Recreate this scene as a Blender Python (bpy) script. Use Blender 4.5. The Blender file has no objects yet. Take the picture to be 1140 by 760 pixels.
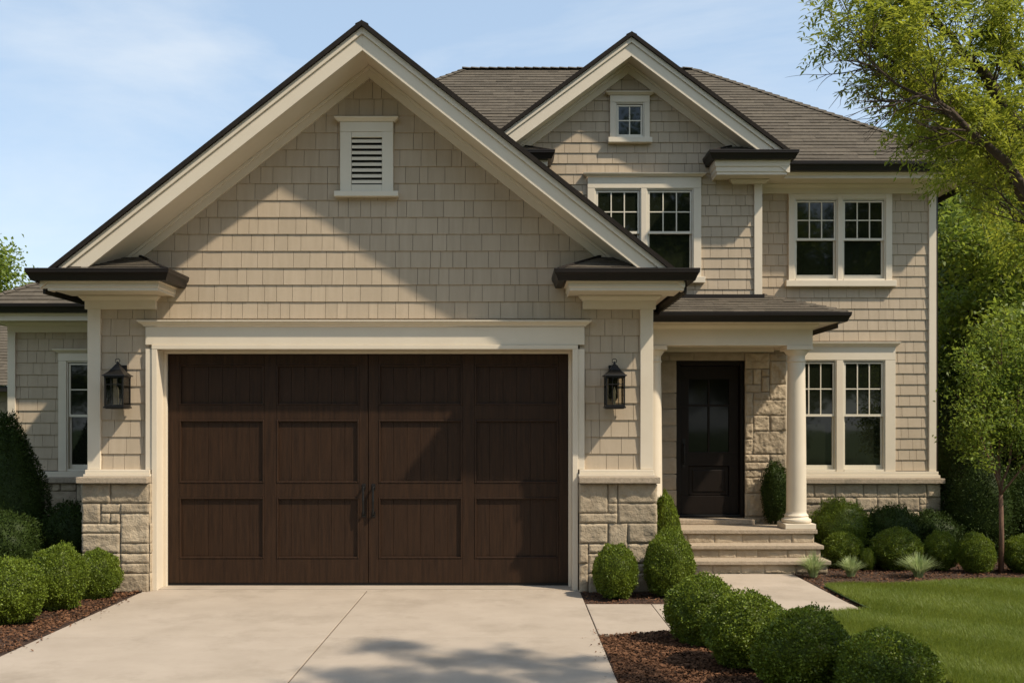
import bpy, math, random
import numpy as np
from mathutils import Vector, noise
R = math.radians
random.seed(7)
scene = bpy.context.scene
COL = scene.collection

# ------------------------------------------------------------------ materials
def new_mat(name):
    m = bpy.data.materials.new(name); m.use_nodes = True
    nt = m.node_tree
    for n in list(nt.nodes): nt.nodes.remove(n)
    out = nt.nodes.new('ShaderNodeOutputMaterial')
    p = nt.nodes.new('ShaderNodeBsdfPrincipled')
    nt.links.new(p.outputs[0], out.inputs[0])
    return m, nt, p, out

def surf(name, c1, c2=None, rough=.6, scale=4, detail=5, isl=0., bump=0., bscale=60, stretch=(1, 1, 1),
         metallic=0., spec=.4, coat=0., stain=None, stscale=.7, bdetail=6, wob=0.):
    m, nt, p, out = new_mat(name)
    N, L = nt.nodes.new, nt.links.new
    c2 = c2 or tuple(x*.85 for x in c1)
    tc = N('ShaderNodeTexCoord'); mp = N('ShaderNodeMapping'); mp.inputs['Scale'].default_value = stretch
    L(tc.outputs['Object'], mp.inputs['Vector'])
    nz = N('ShaderNodeTexNoise'); nz.inputs['Scale'].default_value = scale; nz.inputs['Detail'].default_value = detail
    nz.inputs['Roughness'].default_value = .65
    L(mp.outputs[0], nz.inputs['Vector'])
    rp = N('ShaderNodeMapRange'); rp.inputs[1].default_value = .33; rp.inputs[2].default_value = .67
    L(nz.outputs['Fac'], rp.inputs[0])
    mx = N('ShaderNodeMix'); mx.data_type = 'RGBA'
    mx.inputs[6].default_value = (*c1, 1); mx.inputs[7].default_value = (*c2, 1)
    L(rp.outputs[0], mx.inputs[0])
    col = mx.outputs[2]
    if stain:
        n2 = N('ShaderNodeTexNoise'); n2.inputs['Scale'].default_value = stscale; n2.inputs['Detail'].default_value = 8
        n2.inputs['Roughness'].default_value = .7
        L(tc.outputs['Object'], n2.inputs['Vector'])
        r2 = N('ShaderNodeMapRange'); r2.inputs[1].default_value = .5; r2.inputs[2].default_value = .75
        L(n2.outputs['Fac'], r2.inputs[0])
        m2 = N('ShaderNodeMix'); m2.data_type = 'RGBA'; m2.inputs[7].default_value = (*stain, 1)
        L(col, m2.inputs[6]); L(r2.outputs[0], m2.inputs[0]); col = m2.outputs[2]
    if isl:
        g = N('ShaderNodeNewGeometry')
        r3 = N('ShaderNodeMapRange'); r3.inputs[3].default_value = 1-isl; r3.inputs[4].default_value = 1+isl
        L(g.outputs['Random Per Island'], r3.inputs[0])
        hs = N('ShaderNodeHueSaturation'); L(r3.outputs[0], hs.inputs['Value'])
        L(col, hs.inputs['Color']); col = hs.outputs[0]
    L(col, p.inputs['Base Color'])
    p.inputs['Roughness'].default_value = rough
    p.inputs['Metallic'].default_value = metallic
    p.inputs['Specular IOR Level'].default_value = spec
    p.inputs['Coat Weight'].default_value = coat
    if bump:
        n3 = N('ShaderNodeTexNoise'); n3.inputs['Scale'].default_value = bscale; n3.inputs['Detail'].default_value = bdetail
        L(mp.outputs[0], n3.inputs['Vector'])
        b = N('ShaderNodeBump'); b.inputs['Strength'].default_value = bump; b.inputs['Distance'].default_value = .01
        L(n3.outputs['Fac'], b.inputs['Height']); L(b.outputs[0], p.inputs['Normal'])
    return m

def leaf_mat(name, c1, c2, trans=.35, rough=.5, isl=.35, nscale=3.0, spec=.3):
    m, nt, p, out = new_mat(name)
    N, L = nt.nodes.new, nt.links.new
    tc = N('ShaderNodeTexCoord')
    nz = N('ShaderNodeTexNoise'); nz.inputs['Scale'].default_value = nscale; nz.inputs['Detail'].default_value = 3
    L(tc.outputs['Object'], nz.inputs['Vector'])
    rp = N('ShaderNodeMapRange'); rp.inputs[1].default_value = .35; rp.inputs[2].default_value = .65
    L(nz.outputs['Fac'], rp.inputs[0])
    g = N('ShaderNodeNewGeometry')
    ma = N('ShaderNodeMath'); ma.operation = 'MULTIPLY_ADD'; ma.inputs[1].default_value = .6
    L(g.outputs['Random Per Island'], ma.inputs[0])
    mb_ = N('ShaderNodeMath'); mb_.operation = 'MULTIPLY'; mb_.inputs[1].default_value = .4
    L(rp.outputs[0], mb_.inputs[0]); L(mb_.outputs[0], ma.inputs[2])
    mx = N('ShaderNodeMix'); mx.data_type = 'RGBA'
    mx.inputs[6].default_value = (*c1, 1); mx.inputs[7].default_value = (*c2, 1)
    L(ma.outputs[0], mx.inputs[0])
    wn = N('ShaderNodeTexWhiteNoise'); wn.noise_dimensions = '1D'
    L(g.outputs['Random Per Island'], wn.inputs['W'])
    r3 = N('ShaderNodeMapRange'); r3.inputs[3].default_value = 1-isl; r3.inputs[4].default_value = 1+isl
    L(wn.outputs['Value'], r3.inputs[0])
    hs = N('ShaderNodeHueSaturation'); L(r3.outputs[0], hs.inputs['Value']); L(mx.outputs[2], hs.inputs['Color'])
    L(hs.outputs[0], p.inputs['Base Color'])
    p.inputs['Roughness'].default_value = rough
    p.inputs['Specular IOR Level'].default_value = spec
    tr = N('ShaderNodeBsdfTranslucent')
    hs2 = N('ShaderNodeHueSaturation'); hs2.inputs['Hue'].default_value = .485; hs2.inputs['Value'].default_value = 1.7
    L(hs.outputs[0], hs2.inputs['Color']); L(hs2.outputs[0], tr.inputs['Color'])
    ms = N('ShaderNodeMixShader'); ms.inputs[0].default_value = trans
    L(p.outputs[0], ms.inputs[1]); L(tr.outputs[0], ms.inputs[2]); L(ms.outputs[0], out.inputs[0])
    return m

M = {}
M['siding'] = surf('siding_taupe', (.44, .356, .258), (.40, .322, .230), rough=.75, scale=2.5, isl=.05, bump=.25, bscale=45, stretch=(6, 6, .6), spec=.2)
M['body'] = surf('wall_backing', (.16, .13, .095), rough=.9)
M['trim'] = surf('trim_cream', (.66, .578, .452), (.63, .548, .425), rough=.5, scale=3, bump=.05, bscale=25, stretch=(1, 1, 1), spec=.35)
M['sash'] = surf('sash_cream', (.66, .60, .485), (.63, .57, .455), rough=.4, scale=3, spec=.4)
M['gutter'] = surf('gutter_bronze', (.012, .009, .007), (.016, .011, .008), rough=.45, scale=5, spec=.3)
M['roof'] = surf('roof_shingle', (.112, .094, .070), (.078, .065, .048), rough=.9, scale=18, detail=8, isl=.17, bump=.5, bscale=160, spec=.2)
M['ridge'] = surf('roof_edge', (.022, .017, .013), (.014, .011, .009), rough=.9, scale=12, bump=.3, bscale=120, spec=.2)
M['stone'] = surf('ashlar_stone', (.43, .35, .245), (.32, .255, .175), rough=.9, scale=7, detail=9, isl=.18, bump=.9, bscale=55, bdetail=9, spec=.2)
M['quoin'] = surf('smooth_stone', (.34, .28, .205), (.27, .22, .155), rough=.9, scale=9, detail=8, isl=.10, bump=.4, bscale=90, spec=.2)
M['mortar'] = surf('mortar', (.36, .295, .21), (.29, .235, .165), rough=1, scale=30, bump=.4, bscale=150)
M['ledge'] = surf('stone_ledge', (.42, .34, .25), (.29, .235, .17), rough=.9, scale=30, detail=9, bump=.7, bscale=90, spec=.2)
M['concrete'] = surf('concrete', (.405, .340, .272), (.35, .292, .23), rough=.85, scale=1.6, detail=12, bump=.35, bscale=170, spec=.25,
                     stain=(.275, .228, .175), stscale=1.1, isl=.03)
M['joint'] = surf('joint_dirt', (.10, .075, .055), rough=1)
M['asphalt'] = surf('asphalt', (.05, .05, .05), (.035, .035, .036), rough=.9, scale=30, bump=.5, bscale=200)
M['door'] = surf('stained_wood', (.0380, .0185, .0088), (.0190, .0095, .0048), rough=.5, scale=2.2, detail=8, stretch=(14, 14, .9), bump=.22, bscale=16, spec=.22)
M['fdoor'] = surf('front_door_wood', (.012, .0075, .005), (.008, .005, .0035), rough=.5, scale=3, stretch=(10, 10, .8), bump=.12, bscale=14, spec=.2)
M['iron'] = surf('black_iron', (.006, .0055, .005), (.009, .008, .007), rough=.4, scale=20, bump=.15, bscale=120, spec=.35)
M['mulch'] = surf('mulch_soil', (.060, .032, .018), (.030, .016, .010), rough=1, scale=40, detail=8, bump=1, bscale=70)
M['chip'] = surf('bark_chip', (.170, .085, .045), (.080, .038, .020), rough=.95, scale=10, isl=.45, bump=.3, bscale=80, spec=.15)
M['soil'] = surf('lawn_ground', (.055, .085, .018), (.035, .055, .012), rough=1, scale=8, bump=.6, bscale=90)
M['field'] = surf('far_grass', (.06, .10, .022), (.045, .075, .018), rough=1, scale=2, bump=.6, bscale=40)
M['bark'] = surf('tree_bark', (.075, .052, .035), (.040, .028, .019), rough=.95, scale=12, stretch=(1, 1, .25), bump=.9, bscale=30)
M['bark_red'] = surf('young_bark', (.16, .085, .05), (.10, .055, .035), rough=.9, scale=14, stretch=(1, 1, .3), bump=.6, bscale=50)
M['brick'] = surf('neighbour_stone', (.36, .28, .19), (.26, .20, .14), rough=.9, scale=6, isl=.15, bump=.5, bscale=40)
M['box'] = leaf_mat('boxwood_leaf', (.070, .108, .010), (.165, .215, .020), trans=.25, isl=.42)
M['boxdark'] = leaf_mat('yew_leaf', (.022, .038, .008), (.040, .062, .012), trans=.12, isl=.3, spec=.1)
M['locust'] = leaf_mat('feathery_leaf', (.110, .152, .017), (.220, .250, .028), trans=.48, isl=.3, nscale=1.2)
M['maple'] = leaf_mat('bright_leaf', (.100, .155, .020), (.190, .245, .032), trans=.42, isl=.3, nscale=1.0)
M['darktree'] = leaf_mat('dark_leaf', (.050, .080, .014), (.100, .135, .022), trans=.35, isl=.35, nscale=.7)
M['grass'] = leaf_mat('grass_blade', (.108, .152, .018), (.180, .220, .032), trans=.35, isl=.25, nscale=1.6)
M['tuft'] = leaf_mat('variegated_blade', (.19, .27, .09), (.42, .47, .24), trans=.3, isl=.25)

def glass_mat(name, base, rough=.03):
    m, nt, p, out = new_mat(name)
    p.inputs['Base Color'].default_value = (*base, 1); p.inputs['Roughness'].default_value = rough
    p.inputs['Specular IOR Level'].default_value = .55
    N, L = nt.nodes.new, nt.links.new
    tc = N('ShaderNodeTexCoord'); nz = N('ShaderNodeTexNoise'); nz.inputs['Scale'].default_value = 1.3
    L(tc.outputs['Object'], nz.inputs['Vector'])
    b = N('ShaderNodeBump'); b.inputs['Strength'].default_value = .05; b.inputs['Distance'].default_value = .05
    L(nz.outputs['Fac'], b.inputs['Height']); L(b.outputs[0], p.inputs['Normal'])
    return m
M['glass'] = glass_mat('window_glass', (.010, .012, .007))
M['dglass'] = glass_mat('door_glass', (.005, .005, .003), .06); M['dglass'].node_tree.nodes['Principled BSDF'].inputs['Specular IOR Level'].default_value = .25
def clear_mat():
    m, nt, p, out = new_mat('lantern_glass')
    N, L = nt.nodes.new, nt.links.new
    t = N('ShaderNodeBsdfTransparent'); t.inputs[0].default_value = (.88, .85, .78, 1)
    g = N('ShaderNodeBsdfGlossy'); g.inputs['Roughness'].default_value = .05
    f = N('ShaderNodeFresnel'); f.inputs[0].default_value = 1.5
    ms = N('ShaderNodeMixShader'); L(f.outputs[0], ms.inputs[0]); L(t.outputs[0], ms.inputs[1]); L(g.outputs[0], ms.inputs[2])
    L(ms.outputs[0], out.inputs[0]); return m
M['clear'] = clear_mat()
M['bulb'] = surf('candle_sleeve', (.70, .62, .48), rough=.4)

# ------------------------------------------------------------------ mesh builder
class MB:
    def __init__(s): s.v = []; s.f = []
    def face(s, pts):
        n = len(s.v); s.v += [tuple(p) for p in pts]; s.f.append(tuple(range(n, n+len(pts))))
    def box(s, x0, x1, y0, y1, z0, z1):
        n = len(s.v)
        s.v += [(x0,y0,z0),(x1,y0,z0),(x1,y1,z0),(x0,y1,z0),(x0,y0,z1),(x1,y0,z1),(x1,y1,z1),(x0,y1,z1)]
        s.f += [(n,n+1,n+5,n+4),(n+1,n+2,n+6,n+5),(n+2,n+3,n+7,n+6),(n+3,n,n+4,n+7),(n+4,n+5,n+6,n+7),(n+3,n+2,n+1,n)]
    def prism_y(s, poly, y0, y1):            # poly in (x,z), ccw seen from -y
        n = len(s.v); k = len(poly)
        s.v += [(x, y0, z) for x, z in poly] + [(x, y1, z) for x, z in poly]
        s.f.append(tuple(range(n, n+k))); s.f.append(tuple(range(n+2*k-1, n+k-1, -1)))
        for i in range(k):
            j = (i+1) % k
            s.f.append((n+j, n+i, n+k+i, n+k+j))
    def prism_z(s, poly, z0, z1):
        n = len(s.v); k = len(poly)
        s.v += [(x, y, z0) for x, y in poly] + [(x, y, z1) for x, y in poly]
        s.f.append(tuple(range(n+k, n+2*k))); s.f.append(tuple(range(n+k-1, n-1, -1)))
        for i in range(k):
            j = (i+1) % k
            s.f.append((n+i, n+j, n+k+j, n+k+i))
    def sweep(s, prof, path):                # prof: (outward, z) closed; path: xy, outward = right side
        n0 = len(s.v); k = len(prof); P = [Vector((a, b)) for a, b in path]
        for i, p in enumerate(P):
            d0 = (P[i]-P[i-1]).normalized() if i > 0 else (P[1]-P[0]).normalized()
            d1 = (P[i+1]-P[i]).normalized() if i < len(P)-1 else d0
            n_0 = Vector((d0.y, -d0.x)); n_1 = Vector((d1.y, -d1.x))
            m = (n_0+n_1); m = m / (1 + n_0.dot(n_1))
            for o, z in prof: s.v.append((p.x+m.x*o, p.y+m.y*o, z))
        for i in range(len(P)-1):
            a = n0+i*k; b = a+k
            for j in range(k):
                q = (j+1) % k; s.f.append((a+j, b+j, b+q, a+q))
        s.f.append(tuple(range(n0, n0+k))); e = n0+(len(P)-1)*k; s.f.append(tuple(range(e+k-1, e-1, -1)))
    def lathe(s, prof, c, seg=32):           # prof: (r,z) bottom to top
        n0 = len(s.v); k = len(prof)
        for i in range(seg):
            a = 2*math.pi*i/seg
            for r, z in prof: s.v.append((c[0]+r*math.cos(a), c[1]+r*math.sin(a), c[2]+z))
        for i in range(seg):
            a = n0+i*k; b = n0+((i+1) % seg)*k
            for j in range(k-1): s.f.append((a+j, b+j, b+j+1, a+j+1))
        s.f.append(tuple(n0+i*k+k-1 for i in range(seg))); s.f.append(tuple(n0+i*k for i in range(seg-1, -1, -1)))
    def tube(s, pts, rad, sides=7):
        n0 = len(s.v); P = [Vector(p) for p in pts]
        up = Vector((0, 0, 1)) if abs((P[-1]-P[0]).normalized().z) < .9 else Vector((1, 0, 0))
        for i, p in enumerate(P):
            d = (P[min(i+1, len(P)-1)]-P[max(i-1, 0)]).normalized()
            u = d.cross(up).normalized(); w = d.cross(u)
            r = rad[i] if hasattr(rad, '__len__') else rad
            for j in range(sides):
                a = 2*math.pi*j/sides; q = p+u*(r*math.cos(a))+w*(r*math.sin(a)); s.v.append(tuple(q))
        for i in range(len(P)-1):
            for j in range(sides):
                a = n0+i*sides; b = a+sides; q = (j+1) % sides
                s.f.append((a+j, a+q, b+q, b+j))
        s.f.append(tuple(range(n0+sides-1, n0-1, -1))); e = n0+(len(P)-1)*sides; s.f.append(tuple(range(e, e+sides)))
    def build(s, name, mat, parent=None, org=(0, 0, 0), bevel=0, smooth=False, seg=2):
        me = bpy.data.meshes.new(name)
        ox, oy, oz = org
        me.from_pydata([(x-ox, y-oy, z-oz) for x, y, z in s.v], [], s.f)
        me.materials.append(mat)
        if smooth: me.polygons.foreach_set('use_smooth', [True]*len(me.polygons))
        me.update()
        o = bpy.data.objects.new(name, me); COL.objects.link(o)
        if parent: o.parent = parent
        if bevel:
            b = o.modifiers.new('bevel', 'BEVEL'); b.width = bevel; b.segments = seg; b.limit_method = 'ANGLE'; b.angle_limit = R(40)
        if smooth == 'auto':
            me.polygons.foreach_set('use_smooth', [False]*len(me.polygons))
        return o

def tag(o, label=None, cat=None, group=None, kind=None):
    if label: o['label'] = label
    if cat: o['category'] = cat
    if group: o['group'] = group
    if kind: o['kind'] = kind
    return o
def empty(name, loc, label, cat, group=None):
    o = bpy.data.objects.new(name, None); COL.objects.link(o); o.location = loc; o.empty_display_size = .2
    return tag(o, label, cat, group)

# house base
HO = (-1.7, 12.0, 0.0)
house = empty('house', HO, 'two storey taupe shingle house with cream trim, stone base and dark double garage door', 'house')
def hb(mb, name, mat, parent=None, bevel=0, smooth=False, label=None):
    o = mb.build(name, M[mat] if isinstance(mat, str) else mat, parent or house, HO, bevel, smooth)
    if label: o['label'] = label
    return o
def hbox(name, mat, *b, parent=None, bevel=.004, label=None):
    m = MB(); m.box(*b); return hb(m, name, mat, parent, bevel, label=label)

# ------------------------------------------------------------------ 2d clipping and shingle fields
def clip(poly, a, b, c):                     # keep a*u+b*v <= c
    out = []; n = len(poly)
    for i in range(n):
        p, q = poly[i], poly[(i+1) % n]
        dp, dq = a*p[0]+b*p[1]-c, a*q[0]+b*q[1]-c
        if dp <= 0: out.append(p)
        if (dp < 0 < dq) or (dq < 0 < dp):
            t = dp/(dp-dq); out.append((p[0]+(q[0]-p[0])*t, p[1]+(q[1]-p[1])*t))
    return out
def area(p): return .5*sum(p[i][0]*p[(i+1) % len(p)][1]-p[(i+1) % len(p)][0]*p[i][1] for i in range(len(p)))
def clip_to(poly, frame):                    # clip poly to convex ccw frame
    for i in range(len(frame)):
        p, q = frame[i], frame[(i+1) % len(frame)]
        a, b = (q[1]-p[1]), -(q[0]-p[0])
        poly = clip(poly, a, b, a*p[0]+b*p[1])
        if len(poly) < 3: return []
    return poly
def subtract(poly, r):
    u0, u1, v0, v1 = r; res = []
    for h in ((1, 0, u0), (-1, 0, -u1), (0, 1, v0), (0, -1, -v1)):
        pc = clip(poly, *h)
        if len(pc) >= 3 and area(pc) > 1e-5: res.append(pc)
        poly = clip(poly, -h[0], -h[1], -h[2])
        if len(poly) < 3: break
    return res
def shingles(mb, frame, to3d, exp, wr, t0, t1, gap, jit, holes=(), rng=None, vstart=None, backj=0.):
    rng = rng or random.Random(3)
    if area(frame) < 0: frame = frame[::-1]
    umin = min(p[0] for p in frame); umax = max(p[0] for p in frame)
    vmin = min(p[1] for p in frame) if vstart is None else vstart; vmax = max(p[1] for p in frame)
    v = vmin
    while v < vmax:
        u = umin-rng.random()*wr[1]
        while u < umax:
            w = rng.uniform(*wr); j = rng.uniform(-jit, jit); dv = rng.uniform(-backj, backj)
            cell = [(u+gap/2, v+dv), (u+w-gap/2, v+dv), (u+w-gap/2, v+exp+.002), (u+gap/2, v+exp+.002)]
            pcs = [clip_to(cell, frame)]
            for h in holes:
                pcs = [q for p in pcs if len(p) >= 3 for q in subtract(p, h)]
            for p in pcs:
                if len(p) < 3 or abs(area(p)) < 1e-5: continue
                n = len(mb.v); k = len(p)
                for (a, b) in p:
                    f = min(max((b-v)/exp, 0), 1); mb.v.append(tuple(to3d(a, b, (t0+j)*(1-f)+t1*f)))
                for (a, b) in p: mb.v.append(tuple(to3d(a, b, -.002)))
                mb.f.append(tuple(range(n, n+k)))
                for i in range(k):
                    q = (i+1) % k; mb.f.append((n+q, n+i, n+k+i, n+k+q))
            u += w
        v += exp
SEED = [10]
def siding(frame, y, exp=.16, holes=(), vstart=None, face='front', x=0):
    SEED[0] += 1; mb = MB()
    if face == 'front': f = lambda a, b, o: (a, y-o, b)
    elif face == 'right': f = lambda a, b, o: (x+o, a, b)
    else: f = lambda a, b, o: (x-o, -a, b)
    shingles(mb, frame, f, exp, (.10, .27), .017, .004, .0045, .0012, holes, random.Random(SEED[0]), vstart)
    return hb(mb, 'siding', 'siding')
def roof_plane(mb, pts, exp=.135, rng=None):
    P = [Vector(p) for p in pts]                # first edge = eave
    U = (P[1]-P[0]).normalized(); nrm = U.cross(P[2]-P[0]).normalized()
    V = nrm.cross(U).normalized()
    if nrm.z < 0: nrm = -nrm
    fr = [((p-P[0]).dot(U), (p-P[0]).dot(V)) for p in P]
    o = P[0]
    SEED[0] += 1
    shingles(mb, fr, lambda a, b, t: tuple(o+U*a+V*b+nrm*t), exp, (.14, .38), .015, .005, .0, .003, (), random.Random(SEED[0]), 0, .002)
def cap_line(mb, p, q, w=.11, step=.16):       # ridge / hip caps
    p = Vector(p); q = Vector(q); d = (q-p); L = d.length; d.normalize()
    s = Vector((d.y, -d.x, 0)).normalized(); n = int(L/step)
    for i in range(n):
        a = p+d*(i*step); b = p+d*((i+1)*step+.02)
        drop = .5*w
        for sg in (-1, 1):
            e = s*sg*w; dz = Vector((0, 0, -drop)); up = Vector((0, 0, .035)); up2 = Vector((0, 0, .018))
            A, B, Cc, D = a+up, b+up2, b+e+dz+up2, a+e+dz+up
            mb.face([A, B, Cc, D] if sg > 0 else [A, D, Cc, B])
            mb.face([A, D, D-Vector((0, 0, .03)), A-Vector((0, 0, .03))])

# ------------------------------------------------------------------ stones
def stones(mb, u0, u1, v0, v1, to3d, unit=.115, base=.012, rough=.015, holes=(), wmax=4, hmax=3, rng=None, res=.015, gap=.0045, full=False):
    SEED[0] += 1; rng = rng or random.Random(SEED[0])
    nu = max(1, round((u1-u0)/unit)); nv = max(1, round((v1-v0)/unit))
    du, dv = (u1-u0)/nu, (v1-v0)/nv
    occ = [[False]*nu for _ in range(nv)]
    for j in range(nv):
        for i in range(nu):
            cu, cv = u0+(i+.5)*du, v0+(j+.5)*dv
            if any(h[0] < cu < h[1] and h[2] < cv < h[3] for h in holes): occ[j][i] = True
    for j in range(nv):
        for i in range(nu):
            if occ[j][i]: continue
            h = rng.choice([1, 1, 2, 2, 2, 3][:3+hmax]) if hmax > 1 else 1
            w = rng.choice([1, 2, 2, 3, 3, 4, 5]); w = min(w, wmax, h*2+2)
            if full: w = nu; h = hmax
            ww = 0
            while ww < w and i+ww < nu and not occ[j][i+ww]: ww += 1
            if i+ww == nu-1 and not occ[j][nu-1] and ww < 5: ww += 1
            hh = 1
            while hh < h and j+hh < nv and all(not occ[j+hh][i+a] for a in range(ww)): hh += 1
            if j+hh == nv-1 and all(not occ[nv-1][i+a] for a in range(ww)) and hh < 3: hh += 1
            for b in range(hh):
                for a in range(ww): occ[j+b][i+a] = True
            a0, a1, b0, b1 = u0+i*du+gap, u0+(i+ww)*du-gap, v0+j*dv+gap, v0+(j+hh)*dv-gap
            ja = [rng.uniform(-.004, .004) for _ in range(4)]
            a0 += ja[0]; a1 += ja[1]; b0 += ja[2]; b1 += ja[3]
            na = max(3, int((a1-a0)/res)); nb = max(3, int((b1-b0)/res)); sd = rng.random()*100; lift = rng.uniform(-.006, .008)
            tx, ty = rng.uniform(-.05, .05), rng.uniform(-.06, .06)
            n = len(mb.v)
            for q in range(nb+1):
                for p in range(na+1):
                    s, t = p/na, q/nb; a = a0+(a1-a0)*s; b = b0+(b1-b0)*t
                    e = min(s*(a1-a0), (1-s)*(a1-a0), t*(b1-b0), (1-t)*(b1-b0))
                    ef = min(1, .25+e/.010); ef = ef**.5
                    nz = noise.noise(Vector((a*9+sd, b*9, sd)))*.7+noise.noise(Vector((a*26, b*26+sd, sd)))*.45+noise.noise(Vector((a*60, b*60+sd, 1)))*.35
                    wig = noise.noise(Vector((a*12, b*12, sd+5)))*.006*(1-ef)
                    off = (base+lift+rough*(.5+nz)+tx*(a-(a0+a1)/2)*.5+ty*(b-(b0+b1)/2)*.5)*ef
                    mb.v.append(tuple(to3d(a+wig, b+wig, off)))
            for q in range(nb):
                for p in range(na):
                    k = n+q*(na+1)+p; mb.f.append((k, k+1, k+na+2, k+na+1))

def F(y): return lambda a, b, o: (a, y-o, b)
def FR(x): return lambda a, b, o: (x+o, a, b)
def FL(x): return lambda a, b, o: (x-o, -a, b)

# ------------------------------------------------------------------ gutter / crown profiles
def gutter(path, ztop, h=.13, d=.12):
    z0 = ztop-h
    prof = [(0, z0), (d*.62, z0), (d*.66, z0+h*.12), (d*.80, z0+h*.42), (d*.97, z0+h*.66), (d*.97, z0+h*.80), (d, z0+h*.82), (d, ztop), (d*.90, ztop), (d*.90, ztop-.02), (0, ztop-.02)]
    m = MB(); m.sweep(prof, path); return hb(m, 'gutter', 'gutter', bevel=.002)
def crown(path, z0, z1, d, name='crown_moulding'):
    h = z1-z0
    prof = [(0, z0), (d*.2, z0), (d*.25, z0+h*.15), (d*.45, z0+h*.35), (d*.8, z0+h*.6), (d*.85, z0+h*.75), (d, z0+h*.78), (d, z1), (0, z1)]
    m = MB(); m.sweep(prof, path); return hb(m, name, 'trim', bevel=.0015)

# ==================================================================  GARAGE BLOCK
YG = 12.0; XA = -1.70; AP = 6.62; SL = .79
GX0, GX1 = -5.10, 1.725
OX0, OX1, OZ = -4.25, .75, 2.90
def chev(cx, ap, sl, h, a, b):
    return [(cx-h, ap-sl*h-b), (cx, ap-b), (cx+h, ap-sl*h-b), (cx+h, ap-sl*h-a), (cx, ap-a), (cx-h, ap-sl*h-a)]
def chev_mesh(cx, ap, sl, h, a, b, y0, y1, zmin=-9):
    m = MB()
    for pg in ([(cx-h, ap-sl*h-b), (cx, ap-b), (cx, ap-a), (cx-h, ap-sl*h-a)], [(cx, ap-b), (cx+h, ap-sl*h-b), (cx+h, ap-sl*h-a), (cx, ap-a)]):
        pg = clip(pg, 0, -1, -zmin)
        if len(pg) >= 3: m.prism_y(pg, y0, y1)
    return m
def gable_roof(cx, ap, sl, h, y0, yw, y1, zmin, hw):
    hb(chev_mesh(cx, ap, sl, h+.02, -.002, .062, y0-.06, y1), 'roof_deck', 'ridge')
    mb = MB(); e = h+.03
    roof_plane(mb, [(cx-e, y1, ap-sl*e-.02), (cx-e, y0-.05, ap-sl*e-.02), (cx, y0-.05, ap-.02), (cx, y1, ap-.02)])
    roof_plane(mb, [(cx+e, y0-.05, ap-sl*e-.02), (cx+e, y1, ap-sl*e-.02), (cx, y1, ap-.02), (cx, y0-.05, ap-.02)])
    r = hb(mb, 'roof', 'roof')
    m = MB(); cap_line(m, (cx, y0-.05, ap-.034), (cx, y1, ap-.034), .075); hb(m, 'ridge_cap', 'ridge', r)
    m = chev_mesh(cx, ap, sl, h, .063, .140, y0-.022, y0+.02, zmin); hb(m, 'rake_board', 'trim', bevel=.003)
    m = chev_mesh(cx, ap, sl, h, .142, .325, y0, y0+.035, zmin); hb(m, 'rake_board', 'trim', bevel=.003)
    m = chev_mesh(cx, ap, sl, h, .275, .300, y0+.036, yw, zmin); hb(m, 'soffit', 'trim')
    m = chev_mesh(cx, ap, sl, hw, .302, .445, yw-.045, yw-.002); hb(m, 'frieze_board', 'trim', bevel=.003)
    m = chev_mesh(cx, ap, sl, hw-.02, .302, .345, yw-.075, yw-.046); hb(m, 'frieze_board', 'trim', bevel=.004)
gable_roof(XA, AP, SL, 3.70, 11.40, YG, 16.5, 3.56, 3.36)

# backing walls
b = MB(); yb = YG+.08
b.box(GX0+.02, OX0-.03, yb, yb+.25, 0, 3.5); b.box(OX1+.03, GX1-.02, yb, yb+.25, 0, 3.5)
b.prism_y([(GX0+.02, OZ+.05), (GX1-.02, OZ+.05), (GX1-.02, 3.4), (XA+3.25, 3.52), (XA, 6.15), (XA-3.25, 3.52), (GX0+.02, 3.4)], yb+.001, yb+.24)
b.box(GX0+.02, GX0+.2, yb+.251, 15.3, 0, 3.6); b.box(GX1-.2, GX1-.02, yb+.251, 15.3, 0, 3.6)
hb(b, 'wall', 'body')
gz = lambda x: AP-.43-SL*abs(x-XA)
fr = [(GX0+.02, 1.42), (GX1-.02, 1.42), (GX1-.02, gz(GX1-.02)), (XA, gz(XA)), (GX0+.02, gz(GX0+.02))]
siding(fr, YG, .204, [(-4.33, .84, 0, 3.12), (-2.0, -1.46, 4.78, 5.55)], 1.44)
siding([(YG+.03, 1.42), (15.0, 1.42), (15.0, 3.5), (YG+.03, 3.5)], 0, .204, (), 1.44, 'right', GX1-.01)
siding([(-15.5, 1.42), (-YG-.03, 1.42), (-YG-.03, 3.5), (-15.5, 3.5)], 0, .204, (), 1.44, 'left', GX0+.01)
# corner boards
for x0, x1 in ((GX0, GX0+.155), (GX1-.155, GX1)):
    hbox('corner_board', 'trim', x0, x1, YG-.04, YG+.10, 1.455, 3.385)
# garage casing
hbox('door_casing', 'trim', OX0-.145, OX0-.012, YG-.055, YG+.05, 1.455, 2.905, label='upper casing left of the garage door')
hbox('door_casing', 'trim', OX1+.012, OX1+.145, YG-.055, YG+.05, 1.455, 2.905, label='upper casing right of the garage door')
hbox('door_casing', 'trim', OX0-.145, OX1+.145, YG-.056, YG+.05, 2.955, 3.175, label='broad header board above the garage door')
for x0, x1 in ((OX0-.065, OX0), (OX1, OX1+.065)):
    hbox('door_jamb', 'trim', x0, x1, YG-.07, YG+.33, 0.0, OZ)
hbox('door_jamb', 'trim', OX0-.065, OX1+.065, YG-.072, YG+.33, OZ+.001, 2.953)
for x0, x1 in ((OX0-.0, OX0+.035), (OX1-.035, OX1)):
    hbox('door_stop', 'trim', x0, x1, YG+.16, YG+.215, 0.0, OZ-.036)
hbox('door_stop', 'trim', OX0, OX1, YG+.16, YG+.215, OZ-.035, OZ-.001)
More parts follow.
